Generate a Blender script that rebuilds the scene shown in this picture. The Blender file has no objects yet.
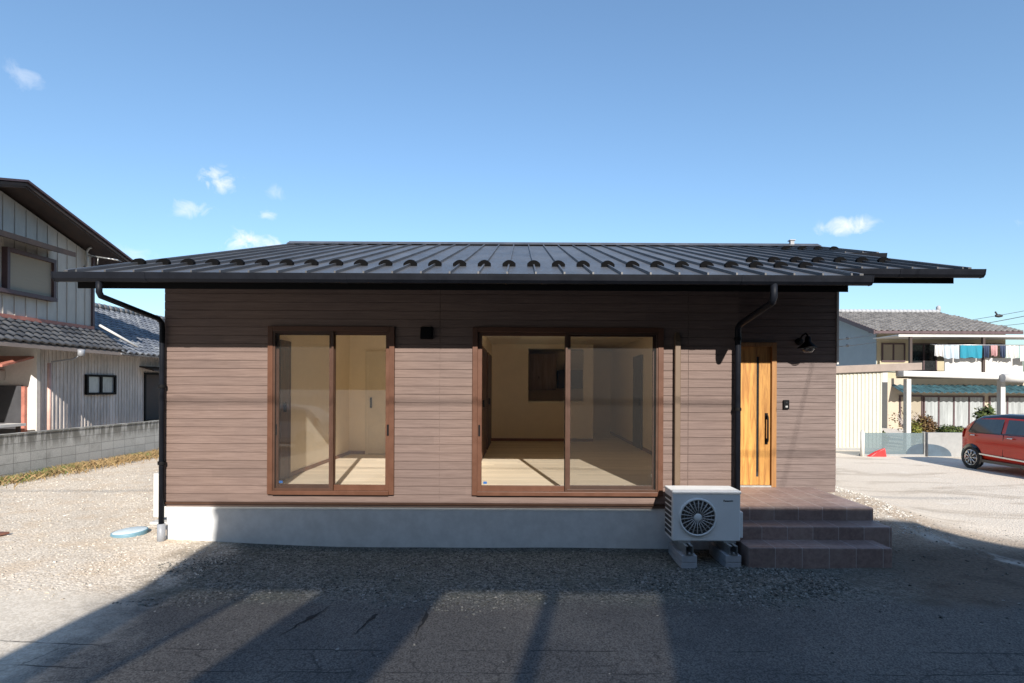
import bpy, bmesh, math, random
import numpy as np
from mathutils import Vector, Matrix

random.seed(7)
rng = np.random.default_rng(11)
S = bpy.context.scene
COL = S.collection
R = math.radians

# ------------------------------------------------------------------ camera
F = 560.0                      # focal length in pixels of a 1024 px wide frame
CAM = Vector((0.0, -7.0, 2.0))
cam = bpy.data.cameras.new('camera')
cam.sensor_width = 36.0
cam.lens = F / 1024 * 36
cam.shift_x = -8 / 1024
cam.shift_y = 46.5 / 1024
cam.clip_start = 0.05
cam.clip_end = 3000
camo = bpy.data.objects.new('camera', cam)
COL.objects.link(camo)
camo.location = CAM
camo.rotation_mode = 'XYZ'
camo.matrix_world = Matrix.Translation(CAM) @ Matrix.Rotation(R(90), 4, 'X') @ Matrix.Rotation(R(0.28), 4, 'Z')
S.camera = camo

# ------------------------------------------------------------------ sun, sky
SUN = Vector((0.1786, -1.0, 0.548)).normalized()      # towards the sun
EL = math.asin(SUN.z)
sun = bpy.data.lights.new('sun', 'SUN')
sun.energy = 4.5
sun.angle = R(0.53)
sun.color = (1.0, 0.945, 0.87)
suno = bpy.data.objects.new('sun', sun)
COL.objects.link(suno)
suno.rotation_euler = (-SUN).to_track_quat('-Z', 'Y').to_euler()
suno.location = (3, -20, 15)

W = bpy.data.worlds.new('World')
S.world = W
W.use_nodes = True
wn, wl = W.node_tree.nodes, W.node_tree.links
wn.clear()
sky = wn.new('ShaderNodeTexSky')
sky.sky_type = 'NISHITA'
sky.sun_disc = False
sky.sun_elevation = EL
sky.sun_rotation = R(180) - math.atan2(SUN.x, -SUN.y)
sky.altitude = 50
sky.air_density = 1.0
sky.dust_density = 1.3
sky.ozone_density = 1.6
SKY_S, SKY_N, SKY_H = .14, 2.15, .05
bg = wn.new('ShaderNodeBackground')
bg.inputs['Strength'].default_value = 0.097
out = wn.new('ShaderNodeOutputWorld')
geo = wn.new('ShaderNodeTexCoord')


def wmath(op, a, b=None, clamp=False):
    n = wn.new('ShaderNodeMath'); n.operation = op; n.use_clamp = clamp
    for i, v in enumerate((a, b)):
        if v is None: continue
        if isinstance(v, (int, float)): n.inputs[i].default_value = v
        else: wl.new(v, n.inputs[i])
    return n.outputs[0]


def clouds(base):
    """A handful of small fair-weather clouds, each at its own bearing in the sky."""
    nz = wn.new('ShaderNodeTexNoise'); nz.inputs['Scale'].default_value = 38; nz.inputs['Distortion'].default_value = .6
    nz.inputs['Detail'].default_value = 7; nz.inputs['Roughness'].default_value = 0.62
    wl.new(geo.outputs['Generated'], nz.inputs['Vector'])
    total = None
    spots = [(217, 181, 26, 20, .75), (190, 211, 26, 12, .6), (264, 215, 15, 8, .55), (256, 247, 44, 17, 1.0), (276, 194, 14, 10, .3),
             (846, 225, 32, 13, .85), (22, 78, 26, 18, .28), (120, 255, 40, 12, .35), (1040, 215, 30, 12, .6), (-90, 190, 80, 22, .8)]
    for (px, py, sx, sy, a) in spots:
        d = Vector(((px - 520) / F, 1.0, (388 - py) / F)); ln = d.length; d.normalize()
        right = Vector((1, -d.x / max(d.y, .1), 0)).normalized()
        up = right.cross(d).normalized()
        terms = []
        for ax, s in ((right, sx), (up, sy)):
            dt = wn.new('ShaderNodeVectorMath'); dt.operation = 'DOT_PRODUCT'
            wl.new(geo.outputs['Generated'], dt.inputs[0]); dt.inputs[1].default_value = ax
            v = wmath('SUBTRACT', dt.outputs['Value'], ax.dot(d))
            v = wmath('MULTIPLY', v, F * ln / s)
            terms.append(wmath('MULTIPLY', v, v))
        r2 = wmath('ADD', terms[0], terms[1])
        m = wmath('SUBTRACT', 1.0, r2, True)                       # soft disc
        dt = wn.new('ShaderNodeVectorMath'); dt.operation = 'DOT_PRODUCT'
        wl.new(geo.outputs['Generated'], dt.inputs[0]); dt.inputs[1].default_value = d
        front = wmath('GREATER_THAN', dt.outputs['Value'], 0.0)
        m = wmath('MULTIPLY', m, front)
        m = wmath('ADD', m, wmath('MULTIPLY', wmath('SUBTRACT', nz.outputs['Fac'], 0.60), 3.6))
        m = wmath('MULTIPLY', wmath('SUBTRACT', m, 0.10), .95, True)
        m = wmath('MULTIPLY', wmath('MULTIPLY', m, wmath('SUBTRACT', 1.0, wmath('MULTIPLY', r2, .75), True)), a)
        m = wmath('MULTIPLY', m, front, True)
        total = m if total is None else wmath('MAXIMUM', total, m)
    mx = wn.new('ShaderNodeMix'); mx.data_type = 'RGBA'
    wl.new(total, mx.inputs['Factor']); wl.new(base, mx.inputs['A'])
    mx.inputs['B'].default_value = (6.6, 6.75, 7.0, 1)
    return mx.outputs['Result']


# clear northern sky, deeper blue to the south round the low sun
sp = wn.new('ShaderNodeSeparateXYZ'); wl.new(geo.outputs['Generated'], sp.inputs[0])


def wrange(v, a, b, lo, hi):
    n = wn.new('ShaderNodeMapRange'); n.interpolation_type = 'SMOOTHSTEP'; wl.new(v, n.inputs[0])
    for i, x in enumerate((a, b, lo, hi)): n.inputs[i + 1].default_value = x
    return n.outputs[0]


fac = wmath('MULTIPLY', wrange(wmath('ADD', sp.outputs[1], sp.outputs[2]), -.34, .76, SKY_S, SKY_N), wrange(sp.outputs[2], .0, .6, 1.0 - SKY_H, 1.0 + SKY_H))
north = wrange(sp.outputs[1], .12, .55, 0.0, 1.0)
fac = wmath('MULTIPLY', fac, wmath('SUBTRACT', 1.0, wmath('MULTIPLY', north, .45)))
vm = wn.new('ShaderNodeVectorMath'); vm.operation = 'SCALE'; wl.new(sky.outputs[0], vm.inputs[0]); wl.new(fac, vm.inputs['Scale'])
tn = wn.new('ShaderNodeMix'); tn.data_type = 'RGBA'; wl.new(north, tn.inputs['Factor'])
tn.inputs['A'].default_value = (.80, .97, 1.07, 1); tn.inputs['B'].default_value = (.84, .975, 1.03, 1)
tint = wn.new('ShaderNodeVectorMath'); tint.operation = 'MULTIPLY'; wl.new(vm.outputs[0], tint.inputs[0]); wl.new(tn.outputs['Result'], tint.inputs[1])
hz = wn.new('ShaderNodeHueSaturation'); hz.inputs['Saturation'].default_value = 1.0; wl.new(tint.outputs[0], hz.inputs['Color'])
wl.new(clouds(hz.outputs[0]), bg.inputs['Color'])
wl.new(bg.outputs[0], out.inputs[0])

S.view_settings.view_transform = 'Standard'
S.view_settings.look = 'None'
S.view_settings.exposure = 0.84
S.view_settings.gamma = 1
S.render.engine = 'CYCLES'
S.cycles.use_denoising = True
S.cycles.max_bounces = 10
S.cycles.diffuse_bounces = 9
S.cycles.transparent_max_bounces = 12
S.cycles.sample_clamp_indirect = 10


# ------------------------------------------------------------------ materials
class NT:
    def __init__(self, name):
        self.m = bpy.data.materials.new(name); self.m.use_nodes = True
        self.n = self.m.node_tree.nodes; self.l = self.m.node_tree.links
        self.n.clear()
        self.out = self.n.new('ShaderNodeOutputMaterial')
        self.b = self.n.new('ShaderNodeBsdfPrincipled')
        self.l.new(self.b.outputs[0], self.out.inputs[0])
        self.tc = self.n.new('ShaderNodeTexCoord')
        self.g = self.n.new('ShaderNodeNewGeometry')

    def put(self, sock, v):
        if isinstance(v, (int, float)): sock.default_value = v
        elif isinstance(v, tuple): sock.default_value = v if len(v) == 4 or sock.type == 'VECTOR' else (*v, 1)
        else: self.l.new(v, sock)

    def math(self, op, a, b=0.0, clamp=False):
        n = self.n.new('ShaderNodeMath'); n.operation = op; n.use_clamp = clamp
        self.put(n.inputs[0], a); self.put(n.inputs[1], b)
        return n.outputs[0]

    def mapv(self, scale=(1, 1, 1), src=None):
        n = self.n.new('ShaderNodeMapping'); n.inputs['Scale'].default_value = scale
        self.l.new(src or self.g.outputs['Position'], n.inputs['Vector'])
        return n.outputs[0]

    def noise(self, scale, detail=4, rough=.55, vec=None, dist=0.0):
        n = self.n.new('ShaderNodeTexNoise')
        n.inputs['Scale'].default_value = scale; n.inputs['Detail'].default_value = detail
        n.inputs['Roughness'].default_value = rough; n.inputs['Distortion'].default_value = dist
        self.l.new(vec or self.g.outputs['Position'], n.inputs['Vector'])
        return n.outputs['Fac']

    def voro(self, scale, vec=None, out='Distance', feature='F1'):
        n = self.n.new('ShaderNodeTexVoronoi'); n.inputs['Scale'].default_value = scale; n.feature = feature
        self.l.new(vec or self.g.outputs['Position'], n.inputs['Vector'])
        return n.outputs[out]

    def ramp(self, fac, lo, hi, a=0.0, b=1.0):
        n = self.n.new('ShaderNodeMapRange'); n.interpolation_type = 'SMOOTHSTEP'
        self.put(n.inputs['Value'], fac)
        n.inputs['From Min'].default_value = lo; n.inputs['From Max'].default_value = hi
        n.inputs['To Min'].default_value = a; n.inputs['To Max'].default_value = b
        return n.outputs[0]

    def mix(self, f, a, b, mode='MIX'):
        n = self.n.new('ShaderNodeMix'); n.data_type = 'RGBA'; n.blend_type = mode
        self.put(n.inputs['Factor'], f); self.put(n.inputs['A'], a); self.put(n.inputs['B'], b)
        return n.outputs['Result']

    def white(self, vec):
        n = self.n.new('ShaderNodeTexWhiteNoise'); n.noise_dimensions = '3D'
        self.l.new(vec, n.inputs['Vector'])
        return n.outputs['Value']

    def xyz(self, src=None):
        n = self.n.new('ShaderNodeSeparateXYZ'); self.l.new(src or self.g.outputs['Position'], n.inputs[0])
        return n.outputs

    def comb(self, x, y, z):
        n = self.n.new('ShaderNodeCombineXYZ')
        for i, v in enumerate((x, y, z)): self.put(n.inputs[i], v)
        return n.outputs[0]

    def bump(self, h, strength=.3, dist=.01):
        n = self.n.new('ShaderNodeBump'); n.inputs['Strength'].default_value = strength; n.inputs['Distance'].default_value = dist
        self.l.new(h, n.inputs['Height']); self.l.new(n.outputs[0], self.b.inputs['Normal'])

    def set(self, col=None, rough=.6, metal=0.0, spec=None):
        if col is not None: self.put(self.b.inputs['Base Color'], col)
        self.put(self.b.inputs['Roughness'], rough); self.put(self.b.inputs['Metallic'], metal)
        if spec is not None: self.b.inputs['Specular IOR Level'].default_value = spec
        return self.m


def plain(name, c, rough=.55, var=.12, scale=6.0, metal=0.0, bump=.0, spec=None, stretch=(1, 1, 1)):
    """A paint or plastic with mild uneven wear."""
    t = NT(name)
    v = t.mapv(stretch)
    f = t.noise(scale, 5, .6, v)
    f2 = t.noise(scale * 9, 3, .6, v)
    lo = tuple(x * (1 - var) for x in c); hi = tuple(min(1, x * (1 + var)) for x in c)
    k = t.math('ADD', t.math('MULTIPLY', f, .7), t.math('MULTIPLY', f2, .3))
    col = t.mix(t.ramp(k, .32, .68), lo, hi)
    if bump: t.bump(f2, bump, .01)
    return t.set(col, t.ramp(f, .3, .7, rough * .9, min(1, rough * 1.12)), metal, spec)


def m_siding(name, ca, cb, pitch, z0):
    t = NT(name)
    x, y, z = t.xyz()
    row = t.math('FLOOR', t.math('DIVIDE', t.math('SUBTRACT', z, z0), pitch))
    half = t.math('FLOOR', t.math('ADD', t.math('DIVIDE', x, 1.82), t.math('MULTIPLY', t.math('FRACT', t.math('MULTIPLY', row, .37)), 1.0)))
    rnd = t.white(t.comb(row, half, 0.0))
    grain = t.noise(5, 6, .68, t.comb(t.math('MULTIPLY', x, .5), t.math('MULTIPLY', row, 3.3), t.math('MULTIPLY', z, 14.0)), .6)
    fine = t.noise(14, 4, .7, t.comb(t.math('MULTIPLY', x, .9), t.math('MULTIPLY', row, 1.3), t.math('MULTIPLY', z, 22.0)))
    big = t.noise(.55, 3)
    col = t.mix(t.ramp(grain, .3, .7), ca, cb)
    col = t.mix(t.math('MULTIPLY', t.ramp(fine, .56, .80), .48), col, tuple(v * .5 for v in ca))
    col = t.mix(1.0, col, t.mix(rnd, (.90, .90, .90), (1.05, 1.045, 1.04)), 'MULTIPLY')
    col = t.mix(1.0, col, t.mix(t.ramp(big, .3, .7), (.93, .93, .95), (1.05, 1.03, 1.0)), 'MULTIPLY')
    t.bump(t.math('ADD', t.math('MULTIPLY', grain, .5), fine), .35, .004)
    return t.set(col, .62, 0, .35)


def m_wood(name, ca, cb, axis='z', rough=.45):
    t = NT(name)
    x, y, z = t.xyz(t.tc.outputs['Object'])
    if axis == 'z': vec = t.comb(t.math('MULTIPLY', x, 9.0), t.math('MULTIPLY', y, 9.0), t.math('MULTIPLY', z, .9))
    else: vec = t.comb(t.math('MULTIPLY', x, .9), t.math('MULTIPLY', y, 9.0), t.math('MULTIPLY', z, 9.0))
    pl = t.white(t.comb(t.math('FLOOR', t.math('DIVIDE', x, .13)), 0.0, 0.0))
    g = t.noise(1.6, 7, .62, vec, 1.1)
    f = t.noise(7, 4, .6, vec)
    kn = t.ramp(t.voro(2.3, t.comb(t.math('MULTIPLY', x, 2.2), y, t.math('MULTIPLY', z, .8))), .04, .14)
    col = t.mix(t.ramp(g, .33, .66), ca, cb)
    col = t.mix(t.math('MULTIPLY', t.ramp(f, .5, .75), .35), col, tuple(v * .55 for v in ca))
    col = t.mix(t.math('SUBTRACT', 1.0, kn), col, tuple(v * .45 for v in ca))
    col = t.mix(1.0, col, t.mix(pl, (.86, .86, .86), (1.08, 1.08, 1.08)), 'MULTIPLY')
    t.bump(f, .15, .003)
    return t.set(col, rough, 0, .4)


def m_floorboards(name, ca, cb, pitch=.15):
    t = NT(name)
    x, y, z = t.xyz()
    row = t.math('FLOOR', t.math('DIVIDE', y, pitch))
    seg = t.math('FLOOR', t.math('ADD', t.math('DIVIDE', x, 1.8), t.math('MULTIPLY', row, .39)))
    rnd = t.white(t.comb(row, seg, 1.0))
    g = t.noise(3, 5, .6, t.comb(x, t.math('MULTIPLY', y, 14.0), t.math('MULTIPLY', row, 3.1)))
    edge = t.math('GREATER_THAN', t.math('FRACT', t.math('DIVIDE', y, pitch)), .965)
    col = t.mix(t.ramp(g, .3, .7), ca, cb)
    col = t.mix(1.0, col, t.mix(rnd, (.88, .88, .88), (1.06, 1.06, 1.06)), 'MULTIPLY')
    col = t.mix(t.math('MULTIPLY', edge, .5), col, tuple(v * .4 for v in ca))
    return t.set(col, .45, 0, .3)


def m_glass(name='window_glass', refl=1.7, tint=(.93, .95, .94)):
    """Thin double glazing: clear, with a true Fresnel reflection on either face."""
    t = NT(name)
    t.n.remove(t.b)
    dt = t.n.new('ShaderNodeVectorMath'); dt.operation = 'DOT_PRODUCT'
    t.l.new(t.g.outputs['Normal'], dt.inputs[0]); t.l.new(t.g.outputs['Incoming'], dt.inputs[1])
    c = t.math('ABSOLUTE', dt.outputs['Value'])
    f = t.math('POWER', t.math('SUBTRACT', 1.0, c), 5.0)
    f = t.math('MULTIPLY', t.math('ADD', t.math('MULTIPLY', f, .96), .04), refl, True)
    tr = t.n.new('ShaderNodeBsdfTransparent'); tr.inputs[0].default_value = (*tint, 1)
    gl = t.n.new('ShaderNodeBsdfGlossy'); gl.inputs['Roughness'].default_value = 0.0
    mx = t.n.new('ShaderNodeMixShader')
    t.l.new(f, mx.inputs[0]); t.l.new(tr.outputs[0], mx.inputs[1]); t.l.new(gl.outputs[0], mx.inputs[2])
    t.l.new(mx.outputs[0], t.out.inputs[0])
    return t.m


def m_mesh_screen(name, c, opacity):
    t = NT(name)
    t.set(c, .6)
    tr = t.n.new('ShaderNodeBsdfTransparent')
    mx = t.n.new('ShaderNodeMixShader'); mx.inputs[0].default_value = opacity
    t.l.new(tr.outputs[0], mx.inputs[1]); t.l.new(t.b.outputs[0], mx.inputs[2]); t.l.new(mx.outputs[0], t.out.inputs[0])
    return t.m


def m_ground():
    t = NT('ground_gravel_and_soil')
    x, y, z = t.xyz()
    pos = t.g.outputs['Position']
    flat = t.comb(x, y, 0.0)
    n1 = t.noise(.45, 5, .6, flat); n2 = t.noise(2.2, 6, .65, flat); n3 = t.noise(26, 5, .7, flat)
    vs = t.voro(42, flat, 'Color'); vd = t.voro(42, flat); vs2 = t.voro(95, flat, 'Color')
    sp = t.math('ADD', t.math('MULTIPLY', t.xyz(vs)[0], .55), t.math('MULTIPLY', t.xyz(vs2)[1], .45))
    # pale crusher-run gravel on the west side, sunlit tone put into the colour
    pale = t.mix(t.ramp(sp, .15, .9), (.45, .375, .29), (.73, .64, .52))
    pale = t.mix(t.math('MULTIPLY', t.ramp(n2, .44, .68), .8), pale, (.55, .435, .315))
    # grey-green gravel under the eaves and in front
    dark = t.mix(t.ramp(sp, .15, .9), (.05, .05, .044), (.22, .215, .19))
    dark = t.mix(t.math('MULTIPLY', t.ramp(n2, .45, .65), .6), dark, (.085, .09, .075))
    # brown trodden soil on the east side, its shade put into the colour
    soil = t.mix(t.ramp(n3, .3, .7), (.25, .20, .155), (.44, .365, .285))
    soil = t.mix(t.math('MULTIPLY', t.ramp(n2, .5, .7), .5), soil, (.12, .10, .085))
    # old asphalt along the lane, its shade put into the colour
    asp = t.mix(t.ramp(t.math('ADD', t.math('MULTIPLY', t.xyz(vs2)[1], .35), t.math('MULTIPLY', t.noise(70, 4, .75, flat), .65)), .3, .68), (.050, .047, .045), (.122, .115, .107))
    asp = t.mix(t.ramp(n1, .42, .6), asp, t.mix(1.0, asp, (1.35, 1.32, 1.27), 'MULTIPLY'))
    asp_lit = t.mix(t.ramp(sp, .2, .8), (.47, .41, .33), (.59, .525, .435))          # same lane on the west, sunlit tone put into the colour
    # dusty compacted yard further east
    st = t.noise(.9, 5, .62, t.comb(t.math('MULTIPLY', x, .45), t.math('MULTIPLY', y, 1.3), 0.0), .9)
    dust = t.mix(t.ramp(n3, .3, .7), (.55, .475, .385), (.68, .60, .50))
    dust = t.mix(t.math('MULTIPLY', t.ramp(st, .5, .64), .6), dust, (.36, .295, .225))
    dust = t.mix(t.math('MULTIPLY', t.ramp(n2, .56, .72), .45), dust, (.74, .68, .59))
    wob = t.math('MULTIPLY', t.math('SUBTRACT', n2, .5), 1.3)
    west = t.ramp(t.math('ADD', t.math('ADD', x, wob), t.math('MULTIPLY', y, .12)), -3.3, -4.3)  # pale and dark ground tones part along the cast shadow's edge
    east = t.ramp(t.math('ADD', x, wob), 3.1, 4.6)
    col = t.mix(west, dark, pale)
    soil = t.mix(t.ramp(t.math('ADD', y, t.math('MULTIPLY', wob, .6)), .25, -.35), soil, t.mix(1.0, soil, (.36, .35, .35), 'MULTIPLY'))
    col = t.mix(east, col, soil)
    yard = t.ramp(t.math('ADD', t.math('ADD', t.math('MULTIPLY', x, .55), y), t.math('MULTIPLY', wob, .8)), 3.6, 4.6)
    col = t.mix(t.math('MULTIPLY', yard, t.ramp(x, 4.3, 4.8)), col, dust)
    crust = t.math('MULTIPLY', t.ramp(t.math('ABSOLUTE', t.math('ADD', t.math('ADD', t.math('MULTIPLY', x, .78), t.math('MULTIPLY', y, .62)), t.math('SUBTRACT', t.math('MULTIPLY', wob, .25), 4.2))), .20, .03), t.ramp(n2, .42, .6))
    col = t.mix(t.math('MULTIPLY', t.math('MULTIPLY', crust, t.ramp(x, 4.6, 5.0)), .7), col, (.50, .47, .42))
    lane = t.ramp(t.math('ADD', y, t.math('MULTIPLY', wob, .5)), -1.55, -2.0)
    col = t.mix(lane, col, t.mix(west, asp, asp_lit))
    jy = t.math('ADD', y, t.math('MULTIPLY', t.math('SUBTRACT', t.noise(3.5, 4, .6, flat), .5), .07))
    j1 = t.ramp(t.math('ABSOLUTE', t.math('ADD', jy, 2.74)), .012, .004)
    j2 = t.ramp(t.math('ABSOLUTE', t.math('ADD', jy, 3.07)), .011, .003)
    cell = t.comb(t.math('ADD', t.math('MULTIPLY', x, 2.3), t.math('MULTIPLY', n2, .7)), t.math('MULTIPLY', y, 2.6), 0.0)
    ck = t.math('MULTIPLY', t.ramp(t.voro(1.0, cell, feature='DISTANCE_TO_EDGE'), .022, .006), t.ramp(y, -2.68, -2.76))
    brk = t.ramp(t.noise(1.6, 4, .6, flat), .40, .56)
    cr = t.math('MULTIPLY', t.math('MAXIMUM', t.math('MAXIMUM', j1, j2), t.math('MULTIPLY', ck, .7)), brk)
    col = t.mix(t.math('MULTIPLY', cr, .8), col, (.025, .025, .026))
    hh = t.math('ADD', t.math('MULTIPLY', vd, -1.0), t.math('MULTIPLY', n3, .6))
    t.bump(t.math('MULTIPLY', hh, t.math('SUBTRACT', 1.0, t.math('MULTIPLY', lane, .85))), .5, .015)
    return t.set(col, .92, 0, .15)


def m_concrete(name, c, stain=.35, joints=0.0):
    t = NT(name)
    n1 = t.noise(.7, 6, .65); n2 = t.noise(5, 6, .7); n3 = t.noise(60, 3, .6)
    st = t.noise(1.1, 5, .6, t.mapv((.35, 1.2, .6)), .8)
    col = t.mix(t.ramp(n2, .3, .7), tuple(v * .9 for v in c), tuple(v * 1.06 for v in c))
    col = t.mix(t.math('MULTIPLY', t.ramp(st, .5, .66), stain), col, tuple(v * .55 for v in (c[0], c[1] * .93, c[2] * .84)))
    col = t.mix(t.math('MULTIPLY', t.ramp(n1, .55, .7), stain * .6), col, tuple(v * .75 for v in c))
    t.bump(t.math('ADD', n2, t.math('MULTIPLY', n3, .4)), .2, .006)
    return t.set(col, .85, 0, .2)


def m_blocks(name):
    t = NT(name)
    x, y, z = t.xyz()
    zz = t.math('SUBTRACT', z, .02)
    row = t.math('FLOOR', t.math('DIVIDE', zz, .2))
    colm = t.math('FLOOR', t.math('DIVIDE', y, .4))
    rnd = t.white(t.comb(row, colm, 2.0))
    fz = t.math('FRACT', t.math('DIVIDE', zz, .2)); fy = t.math('FRACT', t.math('DIVIDE', y, .4))
    j = t.math('MAXIMUM', t.math('GREATER_THAN', fz, .94), t.math('GREATER_THAN', fy, .97))
    n = t.noise(3, 6, .65); n2 = t.noise(40, 4, .7)
    col = t.mix(t.ramp(n2, .3, .7), (.42, .41, .375), (.56, .545, .505))
    col = t.mix(1.0, col, t.mix(rnd, (.91, .91, .91), (1.05, 1.05, 1.05)), 'MULTIPLY')
    drip = t.noise(2.5, 5, .6, t.mapv((1, 3.5, .6)))
    top = t.math('MULTIPLY', t.ramp(z, .55, .9), t.ramp(drip, .36, .56))
    col = t.mix(t.math('MULTIPLY', top, .9), col, (.16, .152, .13))
    col = t.mix(t.math('MULTIPLY', t.ramp(n, .5, .7), .4), col, (.19, .185, .165))
    col = t.mix(t.math('MULTIPLY', j, .6), col, (.12, .118, .11))
    t.bump(t.math('SUBTRACT', n2, j), .4, .01)
    return t.set(col, .92, 0, .15)


def m_roofmetal(name, c, rough=.38):
    t = NT(name)
    x, y, z = t.xyz()
    pan = t.white(t.comb(t.math('FLOOR', t.math('DIVIDE', t.math('ADD', x, 4.69), .3032)), 0.0, 0.0))
    n = t.noise(3, 5, .6, t.mapv((1, .4, .4))); d = t.noise(25, 4, .7, t.mapv((1, .5, .5)))
    col = t.mix(t.ramp(n, .3, .7), tuple(v * .8 for v in c), tuple(v * 1.2 for v in c))
    col = t.mix(1.0, col, t.mix(pan, (.86, .86, .87), (1.14, 1.14, 1.13)), 'MULTIPLY')
    t.bump(t.noise(1.8, 2, .5, t.mapv((2.5, .6, .6))), .10, .02)
    return t.set(col, t.ramp(d, .3, .7, rough * .85, rough * 1.2), .1, .5)


def m_tilefloor(name):
    t = NT(name)
    x, y, z = t.xyz()
    nx, ny, nz = t.xyz(t.g.outputs['Normal'])
    fx = t.math('FRACT', t.math('DIVIDE', t.math('SUBTRACT', x, 2.57), .302)); fy = t.math('FRACT', t.math('DIVIDE', t.math('ADD', y, .03), .302))
    gx = t.math('GREATER_THAN', fx, .975)
    gy = t.math('MULTIPLY', t.math('GREATER_THAN', fy, .975), t.math('GREATER_THAN', nz, .5))
    g = t.math('MAXIMUM', gx, gy)
    rnd = t.white(t.comb(t.math('FLOOR', t.math('DIVIDE', t.math('SUBTRACT', x, 2.57), .302)), t.math('FLOOR', t.math('DIVIDE', t.math('ADD', y, .03), .302)), 0.0))
    n = t.noise(18, 5, .65); n1 = t.noise(2, 4, .6)
    col = t.mix(t.ramp(n, .3, .7), (.20, .137, .122), (.285, .206, .184))
    col = t.mix(1.0, col, t.mix(rnd, (.85, .85, .85), (1.1, 1.1, 1.1)), 'MULTIPLY')
    col = t.mix(t.math('MULTIPLY', t.ramp(n1, .45, .7), .35), col, (.33, .27, .23))
    col = t.mix(t.math('MULTIPLY', g, .8), col, (.40, .37, .355))
    t.bump(t.math('SUBTRACT', t.math('MULTIPLY', n, .3), g), .3, .004)
    return t.set(col, .55, 0, .4)


def m_kawara(name, ca, cb):
    t = NT(name)
    rnd = t.white(t.comb(*[t.math('FLOOR', t.math('DIVIDE', v, .27)) for v in t.xyz()]))
    n = t.noise(8, 5, .65)
    col = t.mix(t.math('ADD', t.math('MULTIPLY', rnd, .6), t.math('MULTIPLY', n, .4)), ca, cb)
    return t.set(col, .42, 0, .5)


def m_vari(name, cols, rough=.9, scale=23.0):
    """Colour that changes from stone to stone or leaf to leaf."""
    t = NT(name)
    at = t.n.new('ShaderNodeAttribute'); at.attribute_name = 'rnd'
    r = t.n.new('ShaderNodeValToRGB')
    el = r.color_ramp.elements
    while len(el) < len(cols): el.new(.5)
    for i, c in enumerate(cols):
        el[i].position = i / (len(cols) - 1); el[i].color = (*c, 1)
    t.l.new(at.outputs['Fac'], r.inputs[0])
    n = t.noise(scale * 4, 3, .6)
    col = t.mix(1.0, r.outputs[0], t.mix(n, (.75, .75, .75), (1.2, 1.2, 1.2)), 'MULTIPLY')
    return t.set(col, rough, 0, .2)


M = {}
PITCH = .1042
M['siding'] = m_siding('wood_grain_siding', (.132, .090, .076), (.194, .138, .118), PITCH, .56)
M['siding_grey'] = m_siding('weathered_grain_siding', (.12, .089, .081), (.195, .151, .139), PITCH, .555)
M['foundation'] = m_concrete('painted_foundation', (.66, .665, .66), .14)
M['guard'] = plain('matt_black_guard', (.004, .004, .0045), .8, .2, 8, spec=.05)
M['roof'] = m_roofmetal('dark_standing_seam_metal', (.078, .077, .079), .42)
M['gutter'] = plain('black_gutter_plastic', (.007, .0085, .013), .5, .2, 4, spec=.15)
M['blackmetal'] = plain('black_metal', (.007, .007, .008), .6, .2, 8, spec=.1)
M['soffit'] = plain('dark_soffit_board', (.010, .0095, .010), .7, .2, 5, spec=.1)
M['alu'] = plain('brown_aluminium_sash', (.098, .042, .024), .42, .12, 7, spec=.3)
M['alu_dark'] = plain('shaded_brown_aluminium', (.065, .032, .02), .42, .12, 7, spec=.3)
M['glass'] = m_glass('window_glass', 2.5, (.98, .98, .975))
M['screen'] = m_mesh_screen('insect_screen', (.035, .032, .03), .22)
M['cream'] = plain('cream_wallpaper', (.89, .79, .63), .8, .03, 5, bump=.08)
M['ceil'] = plain('white_ceiling_paper', (.84, .79, .68), .8, .03, 5)
M['boards'] = m_floorboards('pale_floorboards', (.82, .70, .53), (.90, .79, .63))
M['skirting'] = plain('brown_skirting', (.22, .10, .05), .5, .15, 7)
M['closet'] = plain('cream_closet_door', (.76, .68, .54), .55, .05, 5)
M['darkwood'] = m_wood('dark_brown_wood', (.075, .036, .022), (.14, .07, .04))
M['kitchenwood'] = m_wood('kitchen_cabinet_wood', (.32, .22, .155), (.44, .32, .235))
M['greydoor'] = plain('dark_grey_door', (.055, .055, .06), .5, .1, 6)
M['door'] = m_wood('honey_oak_door', (.30, .13, .03), (.54, .275, .07))
M['doorframe'] = m_wood('oak_door_frame', (.25, .12, .04), (.33, .165, .06))
M['tile'] = m_tilefloor('brown_porch_tile')
M['acwhite'] = plain('off_white_enamel', (.74, .75, .74), .38, .03, 4)
M['acgrey'] = plain('grey_grille_plastic', (.44, .43, .42), .5, .1, 6)
M['acdark'] = plain('dark_grille_void', (.05, .047, .045), .7, .1, 6)
M['galv'] = plain('galvanised_steel', (.42, .42, .41), .4, .12, 12, .7)
M['plastblock'] = plain('grey_support_block', (.34, .35, .37), .8, .12, 14, bump=.2)
M['white'] = plain('white_paint', (.52, .51, .49), .5, .06, 4)
M['ductbrown'] = plain('brown_pipe_duct', (.12, .078, .048), .5, .06, 6)
M['pvc'] = plain('grey_pvc_pipe', (.24, .25, .27), .45, .08, 6)
M['ground'] = m_ground()
M['concrete'] = m_concrete('driveway_concrete', (.62, .56, .475), .5)
M['pad'] = m_concrete('kerb_concrete', (.13, .128, .122), .5)
M['block'] = m_blocks('concrete_block_courses')
M['stone_pale'] = m_vari('pale_gravel_stone', [(.31, .265, .21), (.46, .405, .335), (.55, .495, .42), (.62, .575, .505)])
M['stone_white'] = m_vari('white_gravel_stone', [(.36, .34, .30), (.48, .46, .42), (.58, .56, .52), (.66, .64, .61)])
M['stone_dark'] = m_vari('dark_gravel_stone', [(.05, .05, .046), (.10, .10, .09), (.165, .163, .146), (.29, .28, .255)])
M['drygrass'] = m_vari('dry_grass_blade', [(.27, .17, .08), (.36, .26, .13), (.20, .13, .06)])
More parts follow.
